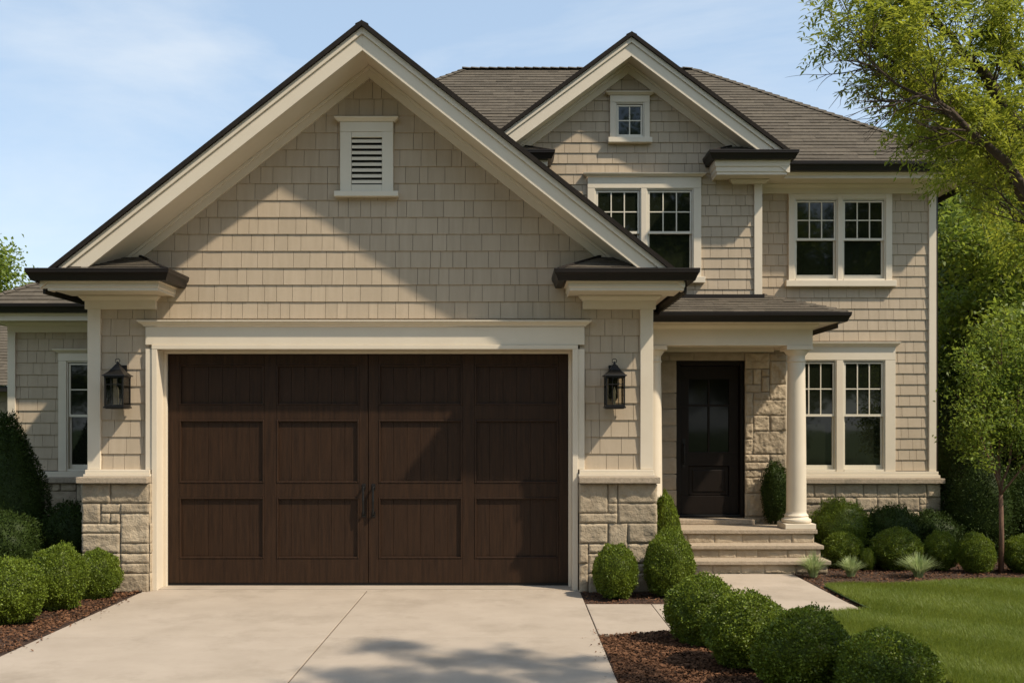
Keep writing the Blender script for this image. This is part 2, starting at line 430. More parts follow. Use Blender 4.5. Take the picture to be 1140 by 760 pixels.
crown([(OX0-.15, YG+.0), (OX0-.15, YG-.056), (OX1+.15, YG-.056), (OX1+.15, YG+.0)], 3.178, 3.245, .075)

# piers
for x0, x1 in ((-5.13, OX0-.068), (OX1+.068, 1.757)):
    hbox('stone_core', 'mortar', x0+.012, x1-.004, 11.885, 12.16, 0, 1.294, bevel=0)
    m = MB()
    stones(m, x0, x1, -.02, 1.292, F(11.882), base=.02)
    stones(m, 11.87, 12.3, -.02, 1.292, FR(x1-.006 if x0 < 0 else x1-.02), base=.004 if x0 < 0 else .018, rough=.012)
    if x0 < 0: stones(m, -13.6, -11.87, -.02, 1.292, FL(x0+.02), base=.018)
    hb(m, 'stone_veneer', 'stone', smooth=True)
    hbox('stone_ledge', 'ledge', x0-.035, x1+.0, 11.785, 12.15, 1.296, 1.37, bevel=.008) if x0 < 0 else \
        hbox('stone_ledge', 'ledge', x0, x1+.03, 11.785, 12.15, 1.296, 1.37, bevel=.008)
    a0, a1 = (x0+.01, x1-.002) if x0 < 0 else (x0+.002, x1-.02)
    m = MB(); m.box(a0, a1, 11.885, 12.05, 1.372, 1.40); m.box(a0+.012, a1-.012, 11.91, 12.05, 1.401, 1.453)
    hb(m, 'sill_band', 'trim', bevel=.004)
m = MB(); stones(m, YG+.3, 15, -.02, 1.292, FR(GX1+.01), base=.018); hb(m, 'stone_veneer', 'stone', smooth=True)
hbox('stone_core', 'mortar', GX1-.1, GX1+.012, YG+.161, 14.84, 0, 1.29, bevel=0)
hbox('stone_ledge', 'ledge', GX1-.1, GX1+.07, YG+.151, 14.84, 1.296, 1.37, bevel=.008)
hbox('stone_ledge', 'ledge', GX0-.07, GX0+.1, YG+.151, 14.1, 1.296, 1.37, bevel=.008)

# garage eave returns
def eave_return(gin, gout, fin, fout, yf, yw, yback, ztop, gh, zbox, zfr, frin, frout, peak, xb, sgn):
    """sgn +1: outer side is +x.  g*: gutter face, f*: fascia box, fr*: frieze on the wall"""
    if sgn > 0:
        path = [(gin+.12, yw), (gin+.12, yf+.12), (gout-.12, yf+.12), (gout-.12, yback)]
        fp = [(fin, yw-.003), (fin, yf+.16), (fout, yf+.16), (fout, yf+.30)]
    else:
        path = [(gout+.12, yback), (gout+.12, yf+.12), (gin-.12, yf+.12), (gin-.12, yw)]
        fp = [(fout, yf+.30), (fout, yf+.16), (fin, yf+.16), (fin, yw-.003)]
    gutter(path, ztop, gh)
    x0, x1 = min(fin, fout), max(fin, fout)
    m = MB(); m.box(x0, x1, yf+.16, yw-.002, zbox+.012, ztop-gh*.5)
    wx = frout
    a, b_ = (min(wx, fout), max(wx, fout))
    m.box(a, b_, yw-.001, yback, ztop-gh-.03, ztop-gh*.5)
    hb(m, 'soffit', 'trim', bevel=.002)
    prof = [(0, zbox), (.018, zbox), (.018, zbox+.03), (.03, zbox+.045), (.03, zbox+.10), (.045, zbox+.115), (.055, ztop-gh-.002), (0, ztop-gh-.002)]
    m = MB(); m.sweep(prof, fp); hb(m, 'fascia', 'trim', bevel=.0015)
    u0, u1 = min(frin, frout), max(frin, frout)
    m = MB(); m.box(u0, u1, yw-.05, yw-.001, zfr, zbox+.01); hb(m, 'frieze_board', 'trim', bevel=.004)
    if sgn > 0: cp = [(u0, yw-.01), (u0, yw-.051), (u1+.01, yw-.051), (u1+.01, yback)]
    else: cp = [(u0-.01, yback), (u0-.01, yw-.051), (u1, yw-.051), (u1, yw-.01)]
    crown(cp, zbox-.05, zbox+.008, .05)
    m = MB(); sx = gout-.12*sgn; yfe = yback-.02; m.box(min(sx, sx-.03*sgn), max(sx, sx-.03*sgn), yf+.2, yfe, zbox-.03, ztop-gh*.6); 
    if yback > 14.9: hb(m, 'side_fascia', 'gutter')
    # little hipped roof on top
    zr = ztop-.015; gi = gin+.05*sgn; go = gout-.05*sgn; yy = yf+.05
    D = yw-yy; w = abs(go-gi)
    hipx = gi+sgn*D*.8
    mb = MB(); zp = peak
    A = (gi, yy, zr); B = (xb[0], yy, zr); T1 = (hipx, yw-.01, zp); T2 = (xb[1], yw-.01, zp); Ww = (gi, yw-.01, zr)
    if sgn > 0:
        roof_plane(mb, [A, B, T2, T1], .1); roof_plane(mb, [Ww, A, T1], .1)
    else:
        roof_plane(mb, [B, A, T1, T2], .1); roof_plane(mb, [A, Ww, T1], .1)
    r = hb(mb, 'return_roof', 'roof')
    m = MB(); m.tube([Vector(A)+Vector((0, 0, .01)), Vector(T1)+Vector((0, 0, .01))], .022, 6)
    m.tube([Vector(T1)+Vector((0, -.01, .015)), Vector(T2)+Vector((0, -.01, .015))], .022, 6)
    m.tube([Vector(T1)+Vector((0, -.01, .01)), Vector(Ww)+Vector((0, -.01, .02))], .018, 6)
    hb(m, 'flashing', 'ridge', r)
eave_return(.50, 2.16, .70, 1.98, 11.26, YG, 15.0, 3.775, .135, 3.535, 3.385, .875, GX1+.03, 4.02, (XA+3.60, XA+3.24), 1)
eave_return(-3.88, -5.52, -4.07, -5.30, 11.26, YG, 15.6, 3.775, .135, 3.535, 3.385, -4.27, GX0-.03, 4.02, (XA-3.60, XA-3.24), -1)

# louvred vent
v = MB()
v.box(-2.05, -1.915, YG-.055, YG, 4.80, 5.52); v.box(-1.545, -1.41, YG-.055, YG, 4.80, 5.52)
v.box(-2.05, -1.41, YG-.057, YG, 5.521, 5.64); v.box(-1.914, -1.546, YG-.05, YG, 5.455, 5.519); v.box(-1.914, -1.546, YG-.05, YG, 4.80, 4.885)
vent = hb(v, 'gable_vent', 'sash', bevel=.003)
m = MB(); m.box(-2.115, -1.345, YG-.10, YG, 4.735, 4.798); hb(m, 'vent_sill', 'sash', vent, .004)
m = MB(); m.sweep([(0, 5.641), (.012, 5.641), (.03, 5.66), (.05, 5.675), (.055, 5.69), (0, 5.69)], [(-2.06, YG), (-2.06, YG-.056), (-1.40, YG-.056), (-1.40, YG)]); hb(m, 'vent_cap', 'sash', vent)
for k in range(8):
    z = 4.90+k*.07; m = MB(); m.prism_y([(-1.905, 0), (-1.555, 0), (-1.555, .01), (-1.905, .01)], 0, .01)
    m = MB(); n = [(YG-.045, z), (YG+.03, z+.055), (YG+.03, z+.067), (YG-.045, z+.036)]
    m.v = [(-1.912, y, zz) for y, zz in n]+[(-1.548, y, zz) for y, zz in n]
    m.f = [(0, 1, 2, 3), (7, 6, 5, 4), (0, 4, 5, 1), (1, 5, 6, 2), (2, 6, 7, 3), (3, 7, 4, 0)]
    hb(m, 'louvre', 'sash', vent)
m = MB(); m.box(-1.95, -1.51, YG+.04, YG+.05, 4.85, 5.48); hb(m, 'vent_screen', 'iron', vent)

# garage door, two leaves
YD = YG+.235
def leaf_(x0, x1, cols, hx):
    rows = [(.345, 1.10), (1.275, 2.055), (2.235, 2.735)]
    z0, z1 = .045, OZ-.004
    m = MB()
    xs = [x0]+[c for cc in cols for c in cc]+[x1]
    for i in range(0, len(xs), 2): m.box(xs[i], xs[i+1], YD, YD+.05, z0, z1)
    zr = [z0]+[r for rr in rows for r in rr]+[z1]
    for a, b in cols:
        for i in range(0, len(zr), 2): m.box(a+.0005, b-.0005, YD+.001, YD+.05, zr[i], zr[i+1])
    m.box(x0+.01, x1-.01, YD+.051, YD+.06, z0+.01, z1-.01)
    lf = hb(m, 'garage_door', 'door', bevel=.004)
    for a, b in cols:
        for r0, r1 in rows:
            m = MB(); n = 6; w = (b-a-.03)/n
            for q in range(n):
                m.box(a+.015+q*w+.0013, a+.015+(q+1)*w-.0013, YD+.026, YD+.045, r0+.015, r1-.015)
            p = hb(m, 'door_panel', 'door', lf, bevel=.002)
            m = MB(); e = .016
            e = .022; yy = YD-.006
            m.box(a, a+e, yy, YD+.046, r0, r1); m.box(b-e, b, yy, YD+.046, r0, r1)
            m.box(a+e, b-e, yy, YD+.046, r0, r0+e); m.box(a+e, b-e, yy, YD+.046, r1-e, r1)
            hb(m, 'panel_moulding', 'door', lf, bevel=.006)
    m = MB(); zc = 1.06
    m.tube([(hx, YD-.003, zc-.17), (hx, YD-.05, zc-.16), (hx, YD-.055, zc-.09), (hx, YD-.06, zc), (hx, YD-.055, zc+.09), (hx, YD-.05, zc+.16), (hx, YD-.003, zc+.17)], [.014, .015, .012, .015, .012, .015, .014], 8)
    for s in (-1, 1): m.box(hx-.022, hx+.022, YD-.008, YD+.001, zc+s*.17-.035, zc+s*.17+.035)
    hb(m, 'door_handle', 'iron', lf, bevel=.002)
leaf_(OX0+.005, -1.756, [(-4.085, -3.035), (-2.885, -1.865)], -1.805)
leaf_(-1.748, OX1-.005, [(-1.625, -.59), (-.44, .60)], -1.685)
hbox('door_seal', 'iron', OX0+.01, OX1-.01, YD+.01, YD+.05, .012, .044)
m = MB(); m.box(OX0-.03, OX1+.03, YG-.02, YG+.5, -.03, .012); hb(m, 'threshold', 'concrete', bevel=.004)

# ==================================================================  MAIN BLOCK + BAY
YM, YB = 15.0, 14.4
MX1 = 6.43
hbox('wall', 'body', -3.9, MX1-.03, YM+.08, 21.1, 0, 5.7, bevel=0)
# main roof
E0, E1, F0, F1, EZ, K = -4.35, 6.86, 14.48, 21.54, 5.815, .745
hd = (F1-F0)/2; RZ = EZ+K*hd; RX0, RX1 = E0+hd, E1-hd; RY = (F0+F1)/2
m = MB(); dz = .05
m.face([(E0, F0, EZ-dz), (E1, F0, EZ-dz), (RX1, RY, RZ-dz), (RX0, RY, RZ-dz)]); m.face([(E1, F0, EZ-dz), (E1, F1, EZ-dz), (RX1, RY, RZ-dz)])
m.face([(E1, F1, EZ-dz), (E0, F1, EZ-dz), (RX0, RY, RZ-dz), (RX1, RY, RZ-dz)]); m.face([(E0, F1, EZ-dz), (E0, F0, EZ-dz), (RX0, RY, RZ-dz)])
m.face([(E0, F0, EZ-.1), (E0, F1, EZ-.1), (E1, F1, EZ-.1), (E1, F0, EZ-.1)])
hb(m, 'roof_deck', 'ridge')
m = MB()
roof_plane(m, [(E0, F0, EZ), (E1, F0, EZ), (RX1, RY, RZ), (RX0, RY, RZ)])
roof_plane(m, [(E1, F0, EZ), (E1, F1, EZ), (RX1, RY, RZ)])
roof_plane(m, [(E0, F1, EZ), (E0, F0, EZ), (RX0, RY, RZ)])
roof_plane(m, [(E1, F1, EZ), (E0, F1, EZ), (RX0, RY, RZ), (RX1, RY, RZ)], .2)
mroof = hb(m, 'roof', 'roof', label='large hipped roof over the main house')
m = MB(); cap_line(m, (RX0-.05, RY, RZ+.01), (RX1+.05, RY, RZ+.01)); cap_line(m, (E1, F0, EZ), (RX1, RY, RZ), .09); cap_line(m, (E0, F0, EZ), (RX0, RY, RZ), .09)
hb(m, 'ridge_cap', 'roof', mroof)
# eaves of main
gutter([(3.66, F0+.01), (6.90, F0+.01), (6.90, 21.5)], 5.82, .135)
gutter([(-4.33, 21.5), (-4.33, F0+.01), (-.24, F0+.01)], 5.82, .135)
hbox('side_fascia', 'gutter', 6.87, 6.899, 14.6, 21.4, 5.55, 5.72)
ep = [(-4.3, 21.4), (-4.3, 14.55), (6.78, 14.55), (6.78, 21.4)]
m = MB(); m.box(-4.3, 6.78, 14.55, 21.4, 5.612, 5.70); hb(m, 'soffit', 'trim')
m = MB(); m.sweep([(0, 5.60), (.02, 5.60), (.02, 5.64), (.035, 5.655), (.05, 5.683), (0, 5.683)], ep); hb(m, 'fascia', 'trim', bevel=.0015)
m = MB(); m.sweep([(0, 5.475), (.045, 5.475), (.045, 5.61), (0, 5.61)], [(3.66, YM), (MX1, YM), (MX1, 21)]); hb(m, 'frieze_board', 'trim', bevel=.003)
crown([(3.66, YM-.046), (MX1+.046, YM-.046), (MX1+.046, 21)], 5.555, 5.611, .055)
# siding main right wall
UW = (4.20, 5.76, 4.12, 5.47); LW = (4.13, 5.81, 1.29, 3.15)
siding([(3.66, 1.29), (MX1-.02, 1.29), (MX1-.02, 5.48), (3.66, 5.48)], YM, .163,
       [(4.27, 5.69, 4.12, 5.50), (4.0, 5.75, 1.2, 3.15), (3.6, 4.14, 0, 3.32)], 1.30)
siding([(YM+.03, 1.29), (21, 1.29), (21, 5.48), (YM+.03, 5.48)], 0, .163, (), 1.30, 'right', MX1-.01)
hbox('corner_board', 'trim', MX1-.11, MX1, YM-.04, YM+.10, 1.29, 5.474)
m = MB(); m.tube([(MX1+.06, YM+.13, 5.6), (MX1+.06, YM+.13, .1)], .035, 4); hb(m, 'downspout', 'gutter')
# bay gable
BX, BAP, BSL = 1.71, 7.52, .745; B0, B1 = -.23, 3.65
gable_roof(BX, BAP, BSL, 2.24, 14.0, YB, 16.9, 5.55, 1.9)
m = MB(); m.prism_y([(B0+.02, 3.2), (B1-.02, 3.2), (B1-.02, 5.6), (BX+1.8, 5.7), (BX, 7.06), (BX-1.8, 5.7), (B0+.02, 5.6)], YB+.08, YM+.3); hb(m, 'wall', 'body')
bz = lambda x: BAP-.43-BSL*abs(x-BX)
siding([(B0+.02, 3.5), (B1-.02, 3.5), (B1-.02, bz(B1-.02)), (BX, bz(BX)), (B0+.02, bz(B0+.02))], YB, .152,
       [(1.18, 2.70, 4.05, 5.56), (1.52, 1.97, 6.1, 6.74)], 3.50)
siding([(YB+.03, 3.5), (YM, 3.5), (YM, 5.5), (YB+.03, 5.5)], 0, .152, (), 3.5, 'right', B1-.01)
hbox('corner_board', 'trim', B1-.115, B1, YB-.04, YB+.10, 3.84, 5.474)
hbox('corner_board', 'trim', B0, B0+.115, YB-.04, YB+.10, 3.84, 5.474)
eave_return(2.79, 4.05, 2.94, 3.90, 13.88, YB, 14.46, 5.845, .12, 5.525, 5.475, 3.22, B1+.03, 6.02, (BX+2.2, BX+1.96), 1)
eave_return(.63, -.63, .48, -.48, 13.88, YB, 14.46, 5.845, .12, 5.525, 5.475, .2, B0-.03, 6.02, (BX-2.2, BX-1.96), -1)

# ------------------------------------------------------------------ windows
def window(units, cx0, cx1, z0, z1, yw, head=None, sill=None, cols=3, single=False, casetop=None, gr=2):
    """units: list of (x0,x1) openings; z0..z1 opening; head (zb, zt, zcrown); sill (z0,z1,ext)"""
    ct = z1 if casetop is None else casetop
    m = MB(); yc = yw-.05
    m.box(cx0, units[0][0], yc, yw+.06, z0, ct); m.box(units[-1][1], cx1, yc, yw+.06, z0, ct)
    for a, b in zip(units[:-1], units[1:]): m.box(a[1], b[0], yc, yw+.06, z0, ct)
    for a, b in units:
        if ct > z1+.002: m.box(a+.0005, b-.0005, yc+.001, yw+.06, z1, ct)
    if head: m.box(cx0, cx1, yc-.002, yw+.06, head[0], head[1])
    w = hb(m, 'window', 'trim', bevel=.003)
    if head:
        h = head[2]-head[1]
        c = MB(); c.sweep([(0, head[1]+.001), (.015, head[1]+.001), (.03, head[1]+h*.35), (.055, head[1]+h*.65), (.06, head[2]), (0, head[2])],
                          [(cx0-.005, yw), (cx0-.005, yc-.002), (cx1+.005, yc-.002), (cx1+.005, yw)]); hb(c, 'head_cap', 'trim', w, .0015)
    if sill:
        c = MB(); c.box(cx0-sill[2], cx1+sill[2], yc-.05, yw+.06, sill[0], sill[1]); hb(c, 'sill', 'trim', w, .005)
    for a, b in units:
        zm = z0+(z1-z0)*.5; fw = .018
        fr_ = MB(); fr_.box(a, a+fw, yc+.015, yw+.055, z0, z1); fr_.box(b-fw, b, yc+.015, yw+.055, z0, z1)
        fr_.box(a+fw, b-fw, yc+.015, yw+.055, z1-fw, z1); fr_.box(a+fw, b-fw, yc+.005, yw+.055, z0, z0+.03)
        hb(fr_, 'frame', 'sash', w, .002)
        a1, b1 = a+fw+.004, b-fw-.004; st = .026
        def sash(zb, zt, y, nc, nr, bot):
            s = MB(); s.box(a1, a1+st, y, y+.03, zb, zt); s.box(b1-st, b1, y, y+.03, zb, zt)
            s.box(a1+st, b1-st, y, y+.03, zt-st*.9, zt); s.box(a1+st, b1-st, y, y+.03, zb, zb+bot)
            g0, g1, h0, h1 = a1+st, b1-st, zb+bot, zt-st*.9
            for i in range(1, nc): x = g0+(g1-g0)*i/nc; s.box(x-.0085, x+.0085, y+.004, y+.024, h0, h1)
            for i in range(1, nr): z = h0+(h1-h0)*i/nr; s.box(g0, g1, y+.005, y+.023, z-.0085, z+.0085)
            hb(s, 'sash', 'sash', w, .0015)
            g = MB(); g.box(g0-.005, g1+.005, y+.014, y+.017, h0-.005, h1+.005); hb(g, 'pane', 'glass', w)
        if single: sash(z0+.032, z1-.03, yw-.015, 2, 2, st)
        else:
            sash(zm-.012, z1-.03, yw-.018, cols, gr, .036)
            sash(z0+.032, zm+.024, yw+.016, 1, 1, .06)
    return w
window([(4.29, 4.94), (5.01, 5.665)], 4.20, 5.76, 4.165, 5.40, YM, None, (4.07, 4.163, .05), casetop=5.473)
window([(1.225, 1.895), (1.975, 2.655)], 1.12, 2.765, 4.13, 5.41, YB, (5.412, 5.575, 5.625), (4.04, 4.128, .05))
window([(1.525, 1.94)], 1.445, 2.02, 6.14, 6.655, YB, (6.656, 6.755, 6.80), (6.065, 6.138, .03), single=True)
window([(4.285, 4.92), (5.02, 5.655)], 4.135, 5.81, 1.29, 2.965, YM, (2.966, 3.17, 3.235), None)
YW = 14.2
window([(-6.335, -5.70)], -6.45, -5.585, 1.33, 2.90, YW, (2.901, 3.02, 3.07), None, cols=2)

# lower base, right wall
hbox('stone_core', 'mortar', 4.14, MX1+.02, YM-.085, YM+.079, 0, 1.108, bevel=0)
m = MB(); stones(m, 4.14, MX1+.04, -.02, 1.106, F(YM-.088), unit=.105, wmax=5, hmax=2, rough=.014)
stones(m, YM-.09, 19, -.02, 1.106, FR(MX1+.02), base=.015); hb(m, 'stone_veneer', 'stone', smooth=True)
hbox('stone_ledge', 'ledge', 4.14, MX1+.08, YM-.17, YM+.079, 1.11, 1.188, bevel=.008)
m = MB(); m.box(4.135, MX1+.035, YM-.10, YM+.079, 1.19, 1.235); m.box(4.135, MX1+.015, YM-.08, YM+.079, 1.236, 1.288)
hb(m, 'sill_band', 'trim', bevel=.004)

# ==================================================================  WING (left)
WX0 = -7.18
hbox('wall', 'body', WX0+.02, -5.12, YW+.08, 18.8, 0, 3.5, bevel=0)
siding([(WX0+.02, 1.33), (-5.12, 1.33), (-5.12, 3.32), (WX0+.02, 3.32)], YW, .171, [(-6.38, -5.65, 1.2, 2.98)], 1.34)
hbox('corner_board', 'trim', WX0, WX0+.11, YW-.04, YW+.10, 1.33, 3.309)
m = MB(); m.box(WX0, -5.12, YW-.045, YW+.0, 3.31, 3.46); hb(m, 'frieze_board', 'trim', bevel=.003)
crown([(WX0-.01, YW+.5), (WX0-.01, YW-.046), (-5.12, YW-.046)], 3.40, 3.448, .05)
m = MB(); m.box(-7.42, -5.12, 13.80, 18.8, 3.45, 3.58); hb(m, 'soffit', 'trim')
m = MB(); m.sweep([(0, 3.44), (.02, 3.44), (.02, 3.50), (.04, 3.54), (0, 3.54)], [(-7.42, 18.8), (-7.42, 13.8), (-5.12, 13.8)]); hb(m, 'fascia', 'trim')
gutter([(-7.46, 18.8), (-7.46, 13.76), (-5.12, 13.76)], 3.665, .12)
m = MB()
wy, wz, wk = 13.74, 3.66, .6
roof_plane(m, [(-7.5, wy, wz), (-4.0, wy, wz), (-4.0, wy+2.6, wz+2.6*wk), (-4.9, wy+2.6, wz+2.6*wk)])
roof_plane(m, [(-7.5, 18.94, wz), (-7.5, wy, wz), (-4.9, wy+2.6, wz+2.6*wk)])
wr_ = hb(m, 'roof', 'roof', label='low hipped roof of the left wing')
m = MB(); m.face([(-7.5, wy, wz-.03), (-4, wy, wz-.03), (-4, wy+2.6, wz+2.6*wk-.03), (-4.9, wy+2.6, wz+2.6*wk-.03)]); m.face([(-7.5, 18.94, wz-.03), (-7.5, wy, wz-.03), (-4.9, wy+2.6, wz+2.6*wk-.03)])
hb(m, 'roof_deck', 'ridge')
m = MB(); cap_line(m, (-7.5, wy, wz), (-4.9, wy+2.6, wz+2.6*wk), .08); hb(m, 'ridge_cap', 'roof', wr_)
hbox('stone_core', 'mortar', WX0-.02, -5.14, YW-.085, YW+.079, 0, 1.165, bevel=0)
m = MB(); stones(m, WX0-.03, -5.12, -.02, 1.165, F(YW-.088), rough=.014); hb(m, 'stone_veneer', 'stone', smooth=True)
hbox('stone_ledge', 'ledge', WX0-.08, -5.14, YW-.16, YW+.079, 1.168, 1.245, bevel=.008)
hbox('sill_band', 'trim', WX0-.03, -5.12, YW-.09, YW+.079, 1.247, 1.327)

# ==================================================================  PORCH
PY = 14.855
# stone wall around door
hbox('stone_core', 'mortar', 1.76, 2.465, PY+.005, YM+.079, .5, 3.3, bevel=0)
hbox('stone_core', 'mortar', 3.53, 4.13, PY+.005, YM+.079, .0, 3.3, bevel=0)
hbox('stone_core', 'mortar', 2.466, 3.529, PY+.006, YM+.079, 2.955, 3.3, bevel=0)
m = MB(); stones(m, 3.51, 4.135, .5, 3.06, F(PY), rough=.026); hb(m, 'stone_veneer', 'stone', smooth=True)
m = MB()
stones(m, 2.0, 2.49, .53, 2.95, F(PY), unit=.2425, hmax=1, full=True, rough=.005, base=.014, res=.03)
stones(m, 2.0, 3.51, 2.95, 3.07, F(PY), unit=.36, hmax=1, wmax=1, rough=.004, base=.016, res=.03)
hb(m, 'stone_veneer', 'quoin', smooth=True, label='smooth stone blocks round the front door')
# front door
DY = 15.0
fd = MB()
X0, X1, Z0, Z1 = 2.56, 3.455, .645, 2.875
def rails(mb, x0, x1, z0, z1, holes, y0, y1):
    """frame with rectangular holes in two columns by rows given as list of rows [(z0,z1,[(x0,x1)..])]"""
    z = z0
    for (a, b, hs) in holes:
        mb.box(x0, x1, y0, y1, z, a)
        xs = [x0]+[q for h in hs for q in h]+[x1]
        for i in range(0, len(xs), 2): mb.box(xs[i], xs[i+1], y0, y1, a, b)
        z = b
    mb.box(x0, x1, y0, y1, z, z1)
XC = 3.005
rails(fd, X0, X1, Z0, Z1, [(.92, 1.37, [(2.70, 3.31)]), (1.58, 2.27, [(2.70, XC-.013), (XC+.013, 3.31)]), (2.30, 2.68, [(2.70, XC-.013), (XC+.013, 3.31)])], DY, DY+.045)
front = hb(fd, 'front_door', 'fdoor', bevel=.004)
m = MB(); m.box(2.705, 3.305, DY+.025, DY+.04, .925, 1.365); m.box(2.76, 3.25, DY+.012, DY+.03, .98, 1.31); hb(m, 'door_panel', 'fdoor', front, .008)
m = MB(); m.box(2.70, 3.31, DY+.03, DY+.036, 1.58, 2.27); m.box(2.70, 3.31, DY+.03, DY+.036, 2.30, 2.68); hb(m, 'pane', 'dglass', front)
m = MB(); m.tube([(2.625, DY, 1.40), (2.625, DY-.05, 1.42), (2.625, DY-.055, 1.55), (2.625, DY-.05, 1.68), (2.625, DY, 1.70)], .011, 8); m.box(2.605, 2.645, DY-.008, DY+.001, 1.34, 1.78)
hb(m, 'door_handle', 'iron', front, .002)
m = MB(); m.box(2.492, 2.555, PY+.05, DY+.07, .605, 2.95); m.box(3.46, 3.508, PY+.05, DY+.07, .605, 2.95); m.box(2.556, 3.459, PY+.05, DY+.07, 2.88, 2.95)
hb(m, 'door_frame', 'fdoor', bevel=.004)
hbox('threshold', 'iron', 2.556, 3.459, PY+.06, DY+.07, .603, .64)
# porch beam / ceiling / eave
m = MB(); m.box(1.74, 4.25, 13.93, 14.24, 3.105, 3.40); m.box(3.94, 4.25, 14.241, 14.853, 3.105, 3.40)
hb(m, 'porch_beam', 'trim', bevel=.004)
m = MB(); m.box(1.74, 3.939, 14.241, 14.99, 3.30, 3.34); hb(m, 'porch_ceiling', 'trim')
m = MB(); m.box(1.9, 3.939, PY-.06, PY-.005, 3.08, 3.298); m.box(1.9, 3.939, PY-.10, PY-.061, 3.20, 3.298); hb(m, 'frieze_board', 'trim', bevel=.004)
m = MB(); m.box(1.74, 4.53, 13.68, 14.98, 3.402, 3.50); hb(m, 'soffit', 'trim', bevel=.002)
gutter([(1.74, 13.66), (4.55, 13.66), (4.55, 14.97)], 3.535, .13)
crown([(1.74, 13.929), (4.251, 13.929), (4.251, 14.97)], 3.33, 3.40, .07)
hbox('side_fascia', 'gutter', 4.532, 4.549, 13.75, 14.96, 3.33, 3.45)
pk = .375; zc_ = 3.535; y0_, y1_ = 13.60, 15.0; xr = 4.62; D_ = y1_-y0_
m = MB(); roof_plane(m, [(1.7, y0_, zc_), (xr, y0_, zc_), (xr-D_, y1_, zc_+D_*pk), (1.7, y1_, zc_+D_*pk)]); roof_plane(m, [(xr, y0_, zc_), (xr, y1_, zc_), (xr-D_, y1_, zc_+D_*pk)])
pr = hb(m, 'roof', 'roof', label='low porch roof')
m = MB(); cap_line(m, (xr, y0_, zc_), (xr-D_, y1_, zc_+D_*pk), .08); hb(m, 'ridge_cap', 'roof', pr)
m = MB(); zz = zc_+(YB-.045-y0_)*pk; m.box(2.0, B1+.01, YB-.05, YB-.026, zz-.02, zz+.06); m.box(B1+.011, B1+.03, YB-.05, YB+.1, zz-.02, zz+.07); hb(m, 'flashing', 'gutter')
m = MB(); m.prism_y([(1.7, zc_-.03), (xr-.02, zc_-.03), (xr-D_, zc_+D_*pk-.04), (1.7, zc_+D_*pk-.04)], y1_-.02, y1_); hb(m, 'flashing', 'gutter')
# columns
def column(cx, cy, z0=.53, z1=3.103):
    c = MB(); H = z1-z0
    prof = [(.185, .075), (.20, .085), (.208, .105), (.20, .13), (.175, .14), (.168, .155), (.16, .165), (.168, .178), (.155, .195), (.142, .21), (.139, .24)]
    for i in range(1, 13):
        t = i/12; prof.append((.139-.018*t**1.6, .24+(H-.24-.25)*t))
    T = H-.25
    prof += [(.121, T+.02), (.132, T+.026), (.134, T+.038), (.122, T+.045), (.120, T+.11), (.128, T+.12), (.138, T+.135), (.160, T+.165), (.17, T+.18), (.17, T+.19)]
    c.lathe(prof, (cx, cy, z0), 40)
    o = hb(c, 'column', 'trim', smooth='x')
    for p in o.data.polygons: p.use_smooth = len(p.vertices) == 4
    md = o.modifiers.new('es', 'EDGE_SPLIT'); md.split_angle = R(42)
    c = MB(); c.box(cx-.215, cx+.215, cy-.215, cy+.215, z0+.001, z0+.075); hb(c, 'plinth', 'trim', o, .006)
    c = MB(); c.box(cx-.185, cx+.185, cy-.185, cy+.185, z0+T+.19, z1); hb(c, 'abacus', 'trim', o, .005)
column(4.065, 14.09); column(2.02, 14.09)
# steps
SX0, SX1 = 1.80, 4.29
def step(y, yb, zt, th, x0, x1, z0, name='step'):
    c = MB(); c.box(x0, x1, y, yb, zt-th, zt); s = hb(c, name, 'ledge', bevel=.008)
    c = MB(); c.box(x0+.05, x1-.045, y+.05, yb, z0-.02, zt-th-.002); hb(c, 'riser_core', 'mortar', s)
    c = MB(); 
    u = x0+.04; rr = random.Random(int(zt*1000))
    while u < x1-.06:
        w = rr.uniform(.22, .42); e = min(u+w, x1-.035)
        if x1-.035-e < .12: e = x1-.035
        stones(c, u, e, z0, zt-th-.002, F(y+.055), unit=.9, hmax=1, wmax=1, base=.012, rough=.010, gap=.004); u = e
    stones(c, y+.06, yb, z0, zt-th-.002, FR(x1-.05), unit=.3, hmax=1, wmax=1, base=.012, rough=.01, gap=.004)
    hb(c, 'riser_stone', 'stone', s, smooth=True)
step(13.25, 13.62, .175, .055, SX0, SX1-.0, 0); step(13.55, 13.92, .345, .055, SX0, SX1-.002, .16); step(13.84, 14.84, .53, .06, SX0, SX1, .33, 'porch_floor')
hbox('step', 'ledge', 2.40, 3.58, 14.52, 14.86, .532, .602, bevel=.008)
hbox('porch_core', 'mortar', 1.77, 4.22, 13.95, 14.98, 0, .46, bevel=0)

